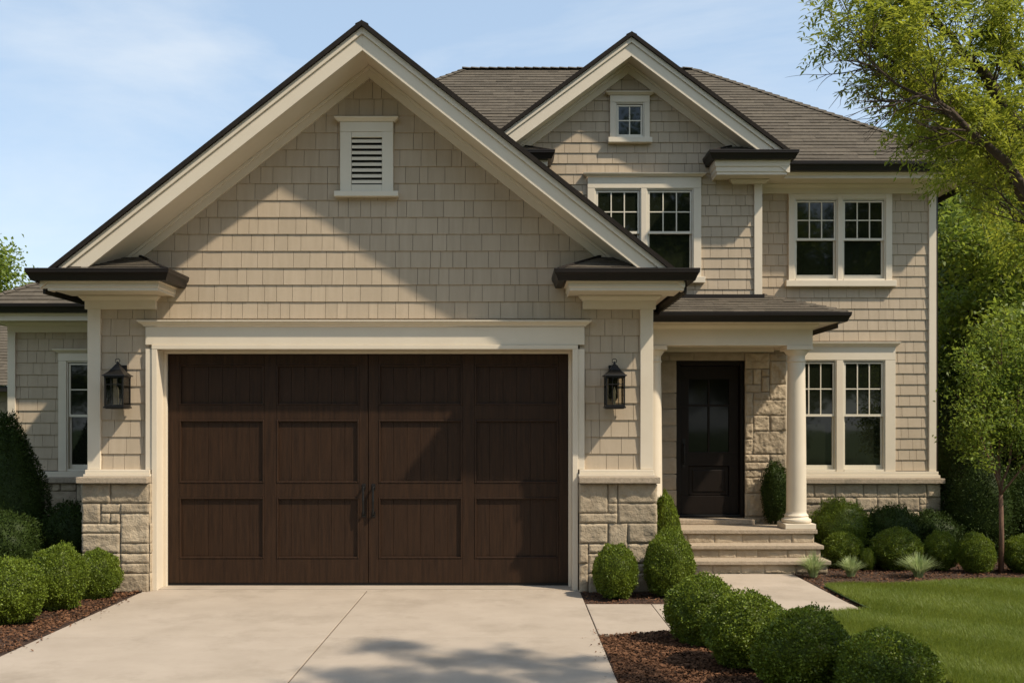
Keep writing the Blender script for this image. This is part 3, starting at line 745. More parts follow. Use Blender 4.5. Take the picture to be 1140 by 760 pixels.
# ==================================================================  LANTERNS
def lantern(x, z, label):
    e = empty('wall_lantern', (x, YG-.03, z), label, 'wall lamp', 'black lanterns beside the garage door')
    def lb(m, name, mat, par=e, bev=0): return m.build(name, M[mat], par, (0, 0, 0), bev)
    cy = -.15; w = .105; t = .009; zb, zt = 0.0, .36
    m = MB(); m.box(-.055, .055, -.015, .012, .10, .50); m.tube([(0, -.01, .44), (0, -.07, .50), (0, cy, .53), (0, cy, .50)], .009, 8)
    m.tube([(0, -.01, .16), (0, -.05, .12), (0, cy+.05, .0)], .008, 8); lb(m, 'bracket', 'iron', bev=.003)
    m = MB()
    for sx in (-1, 1):
        for sy in (-1, 1): m.box(sx*w-t, sx*w+t, cy+sy*w-t, cy+sy*w+t, zb, zt)
    for z0, z1, ww in ((zb-.02, zb, w+.018), (zb, zb+.022, w+.008), (zt-.02, zt, w+.012)):
        for (a, b, c_, d) in ((-ww, ww, cy-ww, cy-ww+.02), (-ww, ww, cy+ww-.02, cy+ww), (-ww, -ww+.02, cy-ww+.0201, cy+ww-.0201), (ww-.02, ww, cy-ww+.0201, cy+ww-.0201)):
            m.box(a, b, c_, d, z0, z1-.0005)
    m.box(-w, w, cy-w, cy+w, zb-.028, zb-.021); m.box(-w+.01, w-.01, cy-w-.003, cy-w+.004, .255, .265); m.box(w-.004, w+.003, cy-w+.01, cy+w-.01, .255, .265); m.box(-w-.003, -w+.004, cy-w+.01, cy+w-.01, .255, .265)
    for sx in (-.036, .036): m.box(sx-.004, sx+.004, cy-w-.004, cy-w+.004, .02, .34)
    lb(m, 'lantern_frame', 'iron', bev=.002)
    m = MB()
    def frus(w0, z0, w1, z1):
        n = len(m.v)
        for ww, zz in ((w0, z0), (w1, z1)): m.v += [(-ww, cy-ww, zz), (ww, cy-ww, zz), (ww, cy+ww, zz), (-ww, cy+ww, zz)]
        for i in range(4): m.f.append((n+i, n+(i+1) % 4, n+4+(i+1) % 4, n+4+i))
        m.f.append((n+4, n+5, n+6, n+7)); m.f.append((n+3, n+2, n+1, n))
    frus(w+.032, zt, w+.028, zt+.014); frus(w+.02, zt+.0145, .062, zt+.075); frus(.066, zt+.0755, .060, zt+.088); frus(.055, zt+.0885, .018, zt+.145); frus(.012, zt+.1455, .009, zt+.165)
    m.tube([(.028*math.cos(a), cy, zt+.185+.024*math.sin(a)) for a in [i*math.pi/8 for i in range(17)]], .005, 6)
    lb(m, 'lantern_roof', 'iron', bev=.002)
    m = MB(); m.box(-w+.01, w-.01, cy-w, cy-w+.002, .022, zt-.02); m.box(-w, -w+.002, cy-w+.01, cy+w-.01, .022, zt-.02); m.box(w-.002, w, cy-w+.01, cy+w-.01, .022, zt-.02)
    lb(m, 'glass_pane', 'clear')
    m = MB(); m.lathe([(.014, .0), (.014, .12), (.018, .15), (.014, .19), (.003, .225)], (0, cy, .01), 12); lb(m, 'bulb', 'bulb')
    return e
lantern(-4.68, 2.21, 'black box lantern on the wall left of the garage door')
lantern(1.243, 2.21, 'black box lantern on the wall right of the garage door')

# ==================================================================  GROUND
def structure(o): o['kind'] = 'structure'; return o
m = MB(); m.face([(-300, -300, -.06), (300, -300, -.06), (300, 400, -.06), (-300, 400, -.06)]); structure(m.build('ground', M['field']))
# driveway slabs
m = MB(); ys = [-2.0, .6, 3.5, 6.3, 9.315, 11.92]
for i in range(len(ys)-1):
    for a, b in ((-4.40, -1.731), (-1.717, .835)): m.box(a, b, ys[i]+.006, ys[i+1]-.006, -.10, 0)
m.box(-4.40, .835, 11.924, 12.02, -.10, .002)
structure(m.build('driveway', M['concrete'], bevel=.006))
m = MB(); m.box(-4.39, .825, -1.99, 12.0, -.055, -.012); structure(m.build('driveway_joint', M['joint']))
# walkway
low = lambda x: 9.44+.24*min(1, max(0, (x-.855)/1.0)) + .9*max(0, (x-1.85)/1.9)
def wpoly(x0, x1, top, n=6):
    xs = [x0+(x1-x0)*i/n for i in range(n+1)]
    return [(x, low(x)) for x in xs]+[(x1, top), (x0, top)]
m = MB()
m.prism_z(wpoly(.845, 1.566, 11.04), -.1, .001); m.prism_z(wpoly(1.574, 2.55, 11.04), -.1, .0); m.prism_z(wpoly(2.558, 3.80, 11.04), -.1, .001)
m.prism_z([(2.54, 11.048), (3.79, 11.048), (3.78, 12.18), (2.54, 12.18)], -.1, 0); m.prism_z([(2.54, 12.188), (3.78, 12.188), (3.77, 13.26), (2.54, 13.26)], -.1, .001)
structure(m.build('walkway', M['concrete'], bevel=.006))
m = MB(); m.prism_z([(.85, 9.5), (3.75, 10.75), (3.7, 13.2), (2.6, 13.2), (2.6, 11.0), (.85, 11.0)], -.058, -.014); structure(m.build('walkway_joint', M['joint']))
# road
m = MB(); m.box(-80, 80, -10.5, -3.2, -.12, -.045); structure(m.build('road', M['asphalt']))
m = MB(); m.box(-80, 80, -3.19, -3.0, -.10, .02); structure(m.build('kerb', M['concrete'], bevel=.02))
m = MB(); m.box(-80, 80, -14.0, -12.5, -.055, -.02); structure(m.build('pavement', M['concrete'], bevel=.006))

def sheet(name, inside, x0, x1, y0, y1, res, zf, mat):
    nx, ny = int((x1-x0)/res), int((y1-y0)/res)
    xs = np.linspace(x0, x1, nx+1); ys = np.linspace(y0, y1, ny+1)
    idx = {}; V = []; Fc = []
    def vid(i, j):
        if (i, j) not in idx:
            idx[(i, j)] = len(V); x, y = xs[i], ys[j]; V.append((x, y, zf(x, y)))
        return idx[(i, j)]
    for j in range(ny):
        for i in range(nx):
            if inside((xs[i]+xs[i+1])/2, (ys[j]+ys[j+1])/2):
                Fc.append((vid(i, j), vid(i+1, j), vid(i+1, j+1), vid(i, j+1)))
    me = bpy.data.meshes.new(name); me.from_pydata(V, [], Fc); me.materials.append(mat)
    me.polygons.foreach_set('use_smooth', [True]*len(Fc)); me.update()
    o = bpy.data.objects.new(name, me); COL.objects.link(o); return structure(o)
# lawn edge functions
def lawn_left(y):                  # left limit of the lawn next to the foreground shrubs
    if y > 10.62: return 3.86
    t = (10.62-y)/.35
    return 2.72+.10*math.sin(y*1.7)+ (3.40-2.72)*min(1, max(0, (9.6-y)/2.2)) if t > 1 else 3.86-(3.86-2.80)*math.sqrt(max(0, 1-(1-t)**2))
def lawn_top(x): return 12.42+.12*math.sin(x*1.1+.5)+.10*math.sin(x*2.3) - .9*max(0, (4.2-x)/.5)**2*.5
def in_lawn(x, y):
    if x > 14 or y < -2.9: return False
    if y > lawn_top(x): return False
    if y < 10.62 and y > 10.27: return x > 3.86-(3.86-2.80)*(1-((10.27-y)/-.35)**.5 if False else 0)-max(0, (10.60-y)/.33)*1.02
    if y >= 10.60: return x > 3.86
    return x > lawn_left(y)
m_low = lambda x, y: .0
sheet('mulch_bed', lambda x, y: x > -8.2 and x < -4.402, -8.2, -4.40, 5.0, 14.3, .07,
      lambda x, y: .0+.035*noise.noise(Vector((x*2, y*2, 0)))+.008*noise.noise(Vector((x*15, y*15, 0)))-.012*(1 if x > -4.5 else 0), M['mulch'])
def mulch_in(x, y):
    if in_lawn(x-.05, y): return False
    if .84 < x < 3.83 and low(x) < y < 11.05: return False
    if 2.53 < x < 3.79 and y >= 11.0: return y > 13.27 and False
    return x > .838
def mulch_z(x, y): return .006+.03*noise.noise(Vector((x*2, y*2, 0)))+.010*noise.noise(Vector((x*15, y*15, 0)))-.02
sheet('mulch_bed', mulch_in, .838, 11.0, 4.5, 15.0, .06, mulch_z, M['mulch'])
sheet('lawn', in_lawn, 2.4, 14.0, -2.9, 12.9, .06, lambda x, y: .022+.012*noise.noise(Vector((x*.8, y*.8, 3))), M['soil'])
m = MB(); m.box(-40, -8.2, -3.0, 14, -.055, .0); structure(m.build('lawn', M['field']))

# ------------------------------------------------------------------ numpy scatter meshes
def np_mesh(name, verts, nper, mat, parent=None, quads=True):
    """verts (N*k,3); each k consecutive verts form one face"""
    N = len(verts)//nper
    me = bpy.data.meshes.new(name)
    me.vertices.add(len(verts)); me.vertices.foreach_set('co', verts.astype(np.float32).ravel())
    me.loops.add(len(verts)); me.loops.foreach_set('vertex_index', np.arange(len(verts), dtype=np.int32))
    me.polygons.add(N); me.polygons.foreach_set('loop_start', np.arange(0, N*nper, nper, dtype=np.int32))
    me.update(calc_edges=True); me.materials.append(mat)
    o = bpy.data.objects.new(name, me); COL.objects.link(o)
    if parent: o.parent = parent
    return o
def leaves(c, d, n, L, W, rng, fold=.25):
    """c centres, d tip direction, n approx normal, L,W arrays"""
    d = d/np.linalg.norm(d, axis=1, keepdims=True)
    s = np.cross(d, n); s /= (np.linalg.norm(s, axis=1, keepdims=True)+1e-9)
    nn = np.cross(s, d)
    L = L[:, None]; W = W[:, None]
    v = np.empty((len(c), 4, 3)); v[:, 0] = c-d*L*.5; v[:, 1] = c+s*W*.5+nn*W*fold-d*L*.05; v[:, 2] = c+d*L*.5; v[:, 3] = c-s*W*.5+nn*W*fold-d*L*.05
    return v.reshape(-1, 3)
def lump(dirs, seed, amp, f=2.2):
    return np.array([1+amp*(noise.noise(Vector(tuple(d*f))+Vector((seed, 0, 0)))+.5*noise.noise(Vector(tuple(d*f*2.3))+Vector((0, seed, 0)))) for d in dirs])
def blob_leaves(seed, n, rx, rz, zc, leaf, amp=.12, inner=.78, shape=None, flat_bottom=True, aspect=.6):
    rng = np.random.default_rng(seed)
    d = rng.normal(size=(n, 3)); d /= np.linalg.norm(d, axis=1, keepdims=True)
    r = lump(d, seed*3.7, amp)*(inner+(1-inner)*rng.random(n)**.45)
    r *= 1+.035*np.abs(rng.normal(size=n))*(rng.random(n) < .25)
    c = d*r[:, None]*np.array([rx, rx, rz]); 
    if shape is not None: c = shape(c)
    c[:, 2] += zc
    ok = c[:, 2] > .01
    c, d = c[ok], d[ok]; k = len(c)
    tip = d*.8+rng.normal(size=(k, 3))*.6+np.array([0, 0, .35]); nn = d+rng.normal(size=(k, 3))*.6
    L = leaf*rng.uniform(.7, 1.3, k)
    return leaves(c, tip, nn, L, L*aspect, rng)
def lumpy_core(seed, rx, rz, zc, amp, mat, parent, shape=None, name='core', sc=.84):
    m = MB(); nu, nv = 28, 16
    pts = []
    for j in range(nv+1):
        th = math.pi*j/nv
        for i in range(nu):
            ph = 2*math.pi*i/nu; pts.append((math.sin(th)*math.cos(ph), math.sin(th)*math.sin(ph), math.cos(th)))
    d = np.array(pts); r = lump(d, seed*3.7, amp)*sc
    c = d*r[:, None]*np.array([rx, rx, rz])
    if shape is not None: c = shape(c)
    c[:, 2] = np.maximum(c[:, 2]+zc, .0)
    m.v = [tuple(p) for p in c]
    for j in range(nv):
        for i in range(nu): m.f.append((j*nu+i, (j+1)*nu+i, (j+1)*nu+(i+1) % nu, j*nu+(i+1) % nu))
    return m.build(name, mat, parent, smooth=True)

def join_leaf_core(leafv, coreobj, name, mat, parent):
    pass
def shrub(kindname, seed, w, h, nleaf, leaf, mat, label, cat, group, loc, amp=.12, inner=.8, shape=None, aspect=.6):
    e = empty(kindname, loc, label, cat, group)
    rz = h*.52; zc = h*.5; rx = w*.5
    v = blob_leaves(seed, nleaf, rx, rz, zc, leaf, amp, inner, shape, aspect=aspect)
    np_mesh('foliage', v, 4, M[mat], e)
    lumpy_core(seed, rx, rz, zc, amp, M[mat], e, shape, name='inner_foliage')
    m = MB(); m.tube([(0, 0, -.05), (.01, 0, h*.3)], [.02, .012], 6); m.build('stem', M['bark'], e)
    return e
def copy_tree(o, parent=None):
    c = o.copy(); COL.objects.link(c); c.parent = parent
    for ch in o.children: copy_tree(ch, c)
    return c
protos = []
for s in range(3):
    protos.append(shrub('boxwood', 11+s*5, .70, .66, 17000, .023, 'box', None, None, None, (0, -50, 0), amp=.15))
BOX = [ # x, y, w, h, group, label
 (1.76, 9.10, .70, .62, 'f', 'round boxwood at the far end of the foreground row, beside the side path'),
 (1.96, 8.22, .72, .62, 'f', 'round boxwood second from the far end of the foreground row'),
 (2.18, 7.42, .74, .63, 'f', 'large round boxwood third along the foreground row, at the photo bottom'),
 (2.60, 6.85, .72, .58, 'f', 'nearest boxwood of the foreground row, cut by the bottom edge of the photo'),
 (-5.05, 10.0, .72, .66, 'l', 'boxwood cut by the left edge of the photo beside the driveway'),
 (-4.89, 10.72, .66, .70, 'l', 'middle boxwood of the three left of the driveway'),
 (-4.77, 11.45, .56, .56, 'l', 'boxwood standing against the left stone pier of the garage'),
 (1.22, 11.50, .56, .62, 'm', 'egg shaped boxwood in front of the right stone pier'),
 (1.86, 11.55, .62, .76, 'm', 'taller boxwood at the outer corner of the right stone pier'),
 (1.99, 12.75, .42, 1.10, 'm', 'slim tall boxwood behind the right stone pier, left of the steps'),
 (4.68, 13.95, .62, .50, 'r', 'round boxwood just right of the porch steps, behind two grass tufts'),
 (4.93, 13.72, .26, .30, 'r', 'tiny boxwood beside the round one near the porch steps'),
 (5.37, 13.80, .74, .56, 'r', 'wide boxwood behind the largest grass tuft'),
 (5.97, 13.75, .50, .53, 'r', 'small boxwood under the right corner of the house wall'),
 (6.32, 13.45, .54, .53, 'r', 'round boxwood just left of the thin tree trunk'),
 (6.98, 13.45, .56, .50, 'r', 'boxwood right of the thin tree trunk at the right photo edge'),
]
GN = {'f': 'foreground boxwoods along the lawn', 'l': 'boxwoods left of the driveway', 'm': 'boxwoods between garage and steps', 'r': 'boxwoods under the right window'}
rr = random.Random(5)
for i, (x, y, w, h, g, lab) in enumerate(BOX):
    o = copy_tree(protos[i % 3]); o.location = (x, y, -.02); o.rotation_euler.z = rr.random()*6.28
    w *= .95; o.scale = (w/.70, w/.70*rr.uniform(.95, 1.05), h/.66); tag(o, lab, 'boxwood', GN[g])
for p in protos:
    for ch in list(p.children): bpy.data.objects.remove(ch)
    bpy.data.objects.remove(p)
# looser dark shrubs
shrub('evergreen_shrub', 41, .86, .92, 12000, .034, 'box', 'big loose shrub beside the porch column under the right window', 'shrub', None, (4.80, 14.45, 0), amp=.22, inner=.65, aspect=.35)
shrub('evergreen_shrub', 42, .95, .80, 11000, .034, 'boxdark', 'dark low shrub beneath the middle of the right window', 'shrub', None, (5.55, 14.42, 0), amp=.22, inner=.65, aspect=.4)
shrub('evergreen_shrub', 43, .80, .74, 9000, .034, 'boxdark', 'dark low shrub beneath the right end of the stone base', 'shrub', None, (6.15, 14.45, 0), amp=.22, inner=.65, aspect=.4)
cone = lambda c: c*np.stack([1.12-.55*np.clip(c[:, 2]/1.0+.0, -1, 1)]*2+[np.ones(len(c))], 1)
shrub('arborvitae', 44, .95, 1.75, 18000, .04, 'boxdark', 'tall dark cone shaped evergreen at the right corner of the house', 'evergreen', None, (7.0, 14.8, 0), amp=.14, inner=.7, shape=cone, aspect=.35)
shrub('evergreen_shrub', 48, 1.0, 1.25, 12000, .04, 'boxdark', 'dark bushy shrub at the far right photo edge behind the thin tree', 'shrub', None, (7.75, 14.9, 0), amp=.2, inner=.7, aspect=.4)
cone2 = lambda c: c*np.stack([1.15-.62*np.clip(c[:, 2]/1.05, -1, 1)]*2+[np.ones(len(c))], 1)
shrub('arborvitae', 45, .92, 2.12, 22000, .036, 'boxdark', 'dark cone shaped evergreen at the left photo edge before the wing', 'evergreen', None, (-6.52, 12.85, 0), amp=.12, inner=.7, shape=cone2, aspect=.35)
shrub('evergreen_shrub', 46, .85, .98, 11000, .034, 'boxdark', 'dark low shrub against the left side of the garage pier', 'shrub', None, (-5.62, 12.7, 0), amp=.18, inner=.7, aspect=.4)
shrub('evergreen_shrub', 47, .9, .95, 11000, .034, 'boxdark', 'dark low shrub below the cone evergreen, at the left photo edge', 'shrub', None, (-6.15, 12.05, 0), amp=.18, inner=.7, aspect=.4)
shrub('evergreen_shrub', 49, .42, .92, 7000, .026, 'boxdark', 'narrow upright shrub against the stone wall behind the porch column', 'shrub', None, (3.91, 14.62, .52), amp=.15, inner=.7, aspect=.5)

shrub('evergreen_shrub', 50, 3.0, 2.6, 16000, .07, 'boxdark', 'big dark shrub behind the right corner of the house', 'shrub', None, (8.6, 18.2, 0), amp=.2, inner=.75, aspect=.5)
# grass tufts
def tuft(x, y, w, h, seed, label):
    e = empty('ornamental_grass', (x, y, 0), label, 'ornamental grass', 'pale grass tufts in the mulch bed')
    rng = np.random.default_rng(seed); n = 420; V = []
    a = rng.random(n)*2*np.pi; lean = rng.random(n)**.7; L = h*rng.uniform(.8, 1.25, n)
    for i in range(n):
        dr = np.array([np.cos(a[i]), np.sin(a[i]), 0]); sd = np.array([-dr[1], dr[0], 0])*.0045
        b = dr*.05*rng.random(); p = [b]; 
        for k in range(1, 5):
            t = k/4; p.append(b+dr*(w*.5*lean[i]*t**1.5)+np.array([0, 0, L[i]*(t-.42*lean[i]*t*t)]))
        for k in range(4):
            w0, w1 = 1-.8*(k/4)**2, 1-.8*((k+1)/4)**2
            V += [p[k]-sd*w0, p[k]+sd*w0, p[k+1]+sd*w1, p[k+1]-sd*w1]
    np_mesh('blades', np.array(V), 4, M['tuft'], e)
tuft(3.98, 13.02, .46, .30, 1, 'small pale grass tuft nearest the porch steps')
tuft(4.48, 13.05, .40, .25, 2, 'middle and smallest pale grass tuft of the three')
tuft(5.33, 12.95, .62, .30, 3, 'widest pale grass tuft, rightmost of the three')

# lawn blades
rng = np.random.default_rng(4)
def scatter(n, x0, x1, y0, y1, fn):
    x = rng.uniform(x0, x1, n); y = rng.uniform(y0, y1, n)
    ok = np.array([fn(a, b) for a, b in zip(x, y)]); return x[ok], y[ok]
def lawn_ok(x, y): return in_lawn(x, y) and x < .56*y+.6
xs1, ys1 = scatter(330000, 2.6, 7.8, 6.3, 9.6, lawn_ok); xs2, ys2 = scatter(260000, 2.6, 8.2, 9.6, 12.8, lawn_ok)
x = np.concatenate([xs1, xs2]); y = np.concatenate([ys1, ys2]); n = len(x)
stripe = np.sin((x*.75+y*.8+.12*np.sin(x*1.9)+.1*np.sin(y*2.7+x))*2*np.pi/1.5)
stripe = np.tanh(stripe*1.5)*.6
h = rng.uniform(.030, .062, n); wv = rng.uniform(.0022, .0042, n)
a = rng.random(n)*np.pi; lean = rng.normal(size=(n, 2))*.45; lean[:, 1] += stripe*.55; lean[:, 0] -= stripe*.3
zb = np.full(n, .018)
v = np.empty((n, 3, 3)); sx, sy = np.cos(a)*wv, np.sin(a)*wv
v[:, 0] = np.stack([x-sx, y-sy, zb], 1); v[:, 1] = np.stack([x+sx, y+sy, zb], 1); v[:, 2] = np.stack([x+lean[:, 0]*h, y+lean[:, 1]*h, zb+h], 1)
g = np_mesh('lawn_grass', v.reshape(-1, 3), 3, M['grass']); tag(g, 'short mown green grass of the front lawn', 'grass', kind='stuff')

# mulch chips
def chips(name, n, x0, x1, y0, y1, fn, zf, label):
    x, y = scatter(n, x0, x1, y0, y1, fn); n = len(x)
    L = rng.uniform(.014, .046, n); W = L*rng.uniform(.25, .6, n); a = rng.random(n)*np.pi*2
    z = np.array([zf(p, q) for p, q in zip(x, y)])+rng.uniform(.002, .020, n)
    d = np.stack([np.cos(a), np.sin(a), rng.normal(size=n)*.35], 1); nn = np.stack([rng.normal(size=n)*.5, rng.normal(size=n)*.5, np.ones(n)], 1)
    v = leaves(np.stack([x, y, z], 1), d, nn, L, W, rng, fold=.15)
    tag(np_mesh(name, v, 4, M['chip']), label, 'mulch', kind='stuff')
mz = lambda x, y: .035*noise.noise(Vector((x*2, y*2, 0)))
chips('bark_mulch', 60000, .85, 8.5, 7.0, 14.9, lambda x, y: mulch_in(x, y) and x < .56*y+.4 and not (1.8 < x < 4.3 and y > 13.2), lambda x, y: mulch_z(x, y), 'dark brown bark mulch on the beds right of the driveway')
chips('bark_mulch', 45000, .85, 3.4, 6.8, 9.7, lambda x, y: mulch_in(x, y), lambda x, y: mulch_z(x, y)+.004, 'coarse brown bark mulch around the foreground boxwoods')
chips('bark_mulch', 60000, -8.0, -4.42, 8.0, 14.0, lambda x, y: x > -.56*y-.3, mz, 'brown bark mulch on the bed left of the driveway')

chips('bark_mulch', 260, .55, .86, 7.0, 9.6, lambda x, y: rng.random() < ((x-.55)/.3)**3, lambda x, y: .0, 'loose bark crumbs spilled on the right edge of the driveway')
chips('bark_mulch', 260, -4.42, -4.1, 8.2, 11.9, lambda x, y: rng.random() < ((-4.1-x)/.3)**3, lambda x, y: .0, 'loose bark crumbs spilled on the left edge of the driveway')
# ==================================================================  TREES
def tubes_and_leaves(seed, base, limbs, depth, L0, r0, spread, leafn, leafL, leafW, droop, nkids=(3, 5), clus=.22, shrink=.68, up=.15, only=None):
    """limbs: list of (list of pts, r0, r1). returns (MB, leaf verts)"""
    rg = random.Random(seed); mb = MB(); term = []
    def grow(p, d, L, r, dep):
        n = 4; pts = [p.copy()]; dd = d.copy()
        for k in range(n):
            dd = (dd+Vector((rg.gauss(0, .16), rg.gauss(0, .16), rg.gauss(0, .12)+(up if dep > 0 else up*.2)*.25))).normalized()
            pts.append(pts[-1]+dd*(L/n))
        mb.tube(pts, [r*(1-.16*k) for k in range(n+1)], 6 if dep > 1 else 4)
        if dep == 0:
            for k in range(1, n+1): term.append((pts[k], dd))
            return
        for q in range(rg.randint(*nkids)):
            t = rg.uniform(.25, 1.0); k = min(n-1, int(t*n)); pp = pts[k].lerp(pts[k+1], t*n-k)
            ax = Vector((rg.gauss(0, 1), rg.gauss(0, 1), rg.gauss(0, .7))); ax = (ax-dd*ax.dot(dd)).normalized()
            grow(pp, (dd+ax*spread*rg.uniform(.6, 1.2)).normalized(), L*shrink*rg.uniform(.75, 1.15), r*.55, dep-1)
        grow(pts[-1], dd, L*shrink, r*.45, dep-1)
    for pts, ra, rb in limbs:
        P = [Vector(p) for p in pts]
        # smooth the limb
        Q = []
        for i in range(len(P)-1):
            for s in range(3): Q.append(P[i].lerp(P[i+1], s/3)+Vector((rg.gauss(0, .01), rg.gauss(0, .01), rg.gauss(0, .01)))*(s > 0))
        Q.append(P[-1]); m_ = len(Q)
        mb.tube(Q, [ra+(rb-ra)*i/(m_-1) for i in range(m_)], 9)
        if depth is None: continue
        for i in range(2, m_):
            if i/m_ < .25: continue
            d = (Q[i]-Q[i-1]).normalized()
            for q in range(1 if rg.random() < .75 else 2):
                ax = Vector((rg.gauss(0, 1), rg.gauss(0, 1), rg.gauss(0, .8))); ax = (ax-d*ax.dot(d)).normalized()
                grow(Q[i], (d+ax*spread*1.1).normalized(), L0*rg.uniform(.7, 1.1), r0, depth)
        grow(Q[-1], (Q[-1]-Q[-2]).normalized(), L0, r0, depth)
    T = np.array([tuple(t[0]) for t in term]); D = np.array([tuple(t[1]) for t in term])
    return mb, T, D
def leaf_cloud(T, D, per, L, W, clus, droop, seed):
    rg = np.random.default_rng(seed); n = len(T)*per
    i = np.repeat(np.arange(len(T)), per)
    c = T[i]+rg.normal(size=(n, 3))*clus*np.array([1, 1, .7])
    d = D[i]*.5+rg.normal(size=(n, 3))*.7; d[:, 2] -= droop
    nn = rg.normal(size=(n, 3))*.7+np.array([0, 0, 1.0])
    LL = L*rg.uniform(.6, 1.3, n)
    return leaves(c, d, nn, LL, LL*W, rg)
def compound_cloud(T, D, per, L, seed, pairs=6, leafl=.038, leafw=.011, droop=.55):
    """feathery compound leaves: rachis with paired leaflets"""
    rg = np.random.default_rng(seed); n = len(T)*per; i = np.repeat(np.arange(len(T)), per)
    d = D[i]*.6+rg.normal(size=(n, 3))*.6; d[:, 2] -= droop*.4; d /= np.linalg.norm(d, axis=1, keepdims=True)
    b = T[i]+rg.normal(size=(n, 3))*.03
    s = np.cross(d, np.array([0, 0, 1.])+rg.normal(size=(n, 3))*.25); s /= np.linalg.norm(s, axis=1, keepdims=True)
    out = []
    LL = L*rg.uniform(.7, 1.2, n)
    for k in range(pairs):
        t = (k+1)/pairs
        pos = b+d*(LL*t)[:, None]; pos[:, 2] -= droop*LL*t*t*.5
        for sg in (-1, 1):
            dd = s*sg*.8+d*.6+rg.normal(size=(n, 3))*.18; dd[:, 2] -= .35
            dn = dd/np.linalg.norm(dd, axis=1, keepdims=True)
            l = leafl*rg.uniform(.7, 1.25, n)
            out.append(leaves(pos+dn*l[:, None]*.5, dd, np.array([0, 0, 1.])+rg.normal(size=(n, 3))*.35, l, l*(leafw/leafl), rg))
    return np.concatenate(out)

# foreground feathery tree, trunk just outside the right edge
TB = Vector((4.0, 5.7, 0)); TS = .827
def at(px, py, y): return Vector(((px-568)*y/1104, y, 2+(472-py)*y/1104))-TB
FK = (-.05, 0, 1.9)
limbs = [([(0, 0, 0), (.03, 0, 1.0), FK], .14, .11),
 ([FK, at(1230, 330, 5.70), at(1140, 218, 5.70), at(1085, 150, 5.70), at(1035, 104, 5.65), at(985, 62, 5.60)], .06, .010),
 ([FK, at(1210, 250, 6.00), at(1140, 148, 6.00), at(1095, 80, 6.00), at(1060, 40, 6.00), at(1020, 5, 6.00)], .06, .010),
 ([FK, at(1190, 290, 5.40), at(1120, 180, 5.40), at(1060, 125, 5.35), at(1010, 100, 5.30)], .04, .007),
 ([FK, at(1200, 210, 6.40), at(1150, 100, 6.50), at(1110, 20, 6.60), at(1080, -40, 6.70)], .05, .012),
 ([FK, at(1190, 310, 6.40), at(1130, 240, 6.60), at(1085, 205, 6.70)], .03, .006),
 ([FK, at(1420, 240, 5.90), at(1500, 120, 5.90)], .05, .015)]
mb, T, D = tubes_and_leaves(21, None, limbs[1:], 2, .30, .008, .8, 0, 0, 0, 0, nkids=(2, 3))
mb.tube([Vector(p) for p in limbs[0][0]], [.16, .125, .11], 10)
e = empty('feathery_tree', TB, 'feathery leaved tree whose drooping branches fill the upper right corner', 'tree')
mb.build('trunk', M['bark'], e, smooth=True)
TW = T+np.array(tuple(TB)); keep = (TW[:, 2] > 4.27-.86*(TW[:, 0]-1.72)) | (TW[:, 0] > 2.9)
T, D = T[keep], D[keep]; keep = np.random.default_rng(2).random(len(T)) < .80; T, D = T[keep], D[keep]
np_mesh('crown', compound_cloud(T, D, 2, .15, 5, leafl=.042, leafw=.013), 4, M['locust'], e)
print('locust terminals', len(T))

# young tree in the bed
YT = Vector((6.64, 13.42, 0))
limbs = [([(0, 0, 0), (.01, 0, .5), (0, 0, 1.05)], .035, .028),
 ([(0, 0, 1.05), (-.10, 0, 1.5), (-.2, .0, 2.0), (-.28, 0, 2.5)], .018, .008), ([(0, 0, 1.05), (.12, 0, 1.5), (.22, .05, 2.1), (.3, .05, 2.7)], .018, .008),
 ([(0, 0, 1.0), (.02, .1, 1.6), (.05, .1, 2.4), (.06, .1, 3.0)], .018, .008), ([(0, 0, 1.05), (.3, -.1, 1.5), (.5, -.1, 2.0)], .015, .007), ([(0, 0, 1.1), (-.2, -.12, 1.5), (-.38, -.12, 1.9)], .015, .007)]
mb, T, D = tubes_and_leaves(8, None, limbs[1:], 1, .36, .006, .8, 0, 0, 0, 0, nkids=(3, 4))
mb.tube([Vector(p) for p in limbs[0][0]], [.04, .033, .028], 8)
e = empty('young_tree', YT, 'thin reddish trunked young tree with bright green crown in the right bed', 'tree')
mb.build('trunk', M['bark_red'], e, smooth=True)
np_mesh('crown', leaf_cloud(T, D, 14, .055, .5, .10, .3, 6), 4, M['maple'], e)

# background tree prototypes
def bg_tree(seed, H, spread, mat, leafL, per, clus):
    rg = random.Random(seed); limbs = []
    top = H*.92
    limbs.append(([(0, 0, 0), (.1, 0, H*.3), (-.05, .1, H*.6), (0, 0, top)], H*.022, .03))
    for k in range(12):
        z = H*(.16+.72*k/12); a = k*2.4+rg.random(); r = spread*(1-.62*(k/12)**1.6)*rg.uniform(.75, 1.1)
        limbs.append(([(0, 0, z), (math.cos(a)*r*.5, math.sin(a)*r*.5, z+r*.22), (math.cos(a)*r, math.sin(a)*r, z+r*.45)], H*.009, .02))
    mb, T, D = tubes_and_leaves(seed, None, limbs, 1, spread*.42, .02, .9, 0, 0, 0, 0, nkids=(3, 4))
    v = leaf_cloud(T, D, per, leafL, .55, clus, .25, seed)
    e = empty('tree', (0, 0, 0), None, None)
    mb.build('trunk', M['bark'], e, smooth=True); np_mesh('crown', v, 4, M[mat], e)
    print('bg terminals', len(T)); return e
pa = bg_tree(31, 8.0, 2.6, 'darktree', .15, 26, .30)
pb = bg_tree(32, 7.0, 2.3, 'maple', .13, 26, .26)
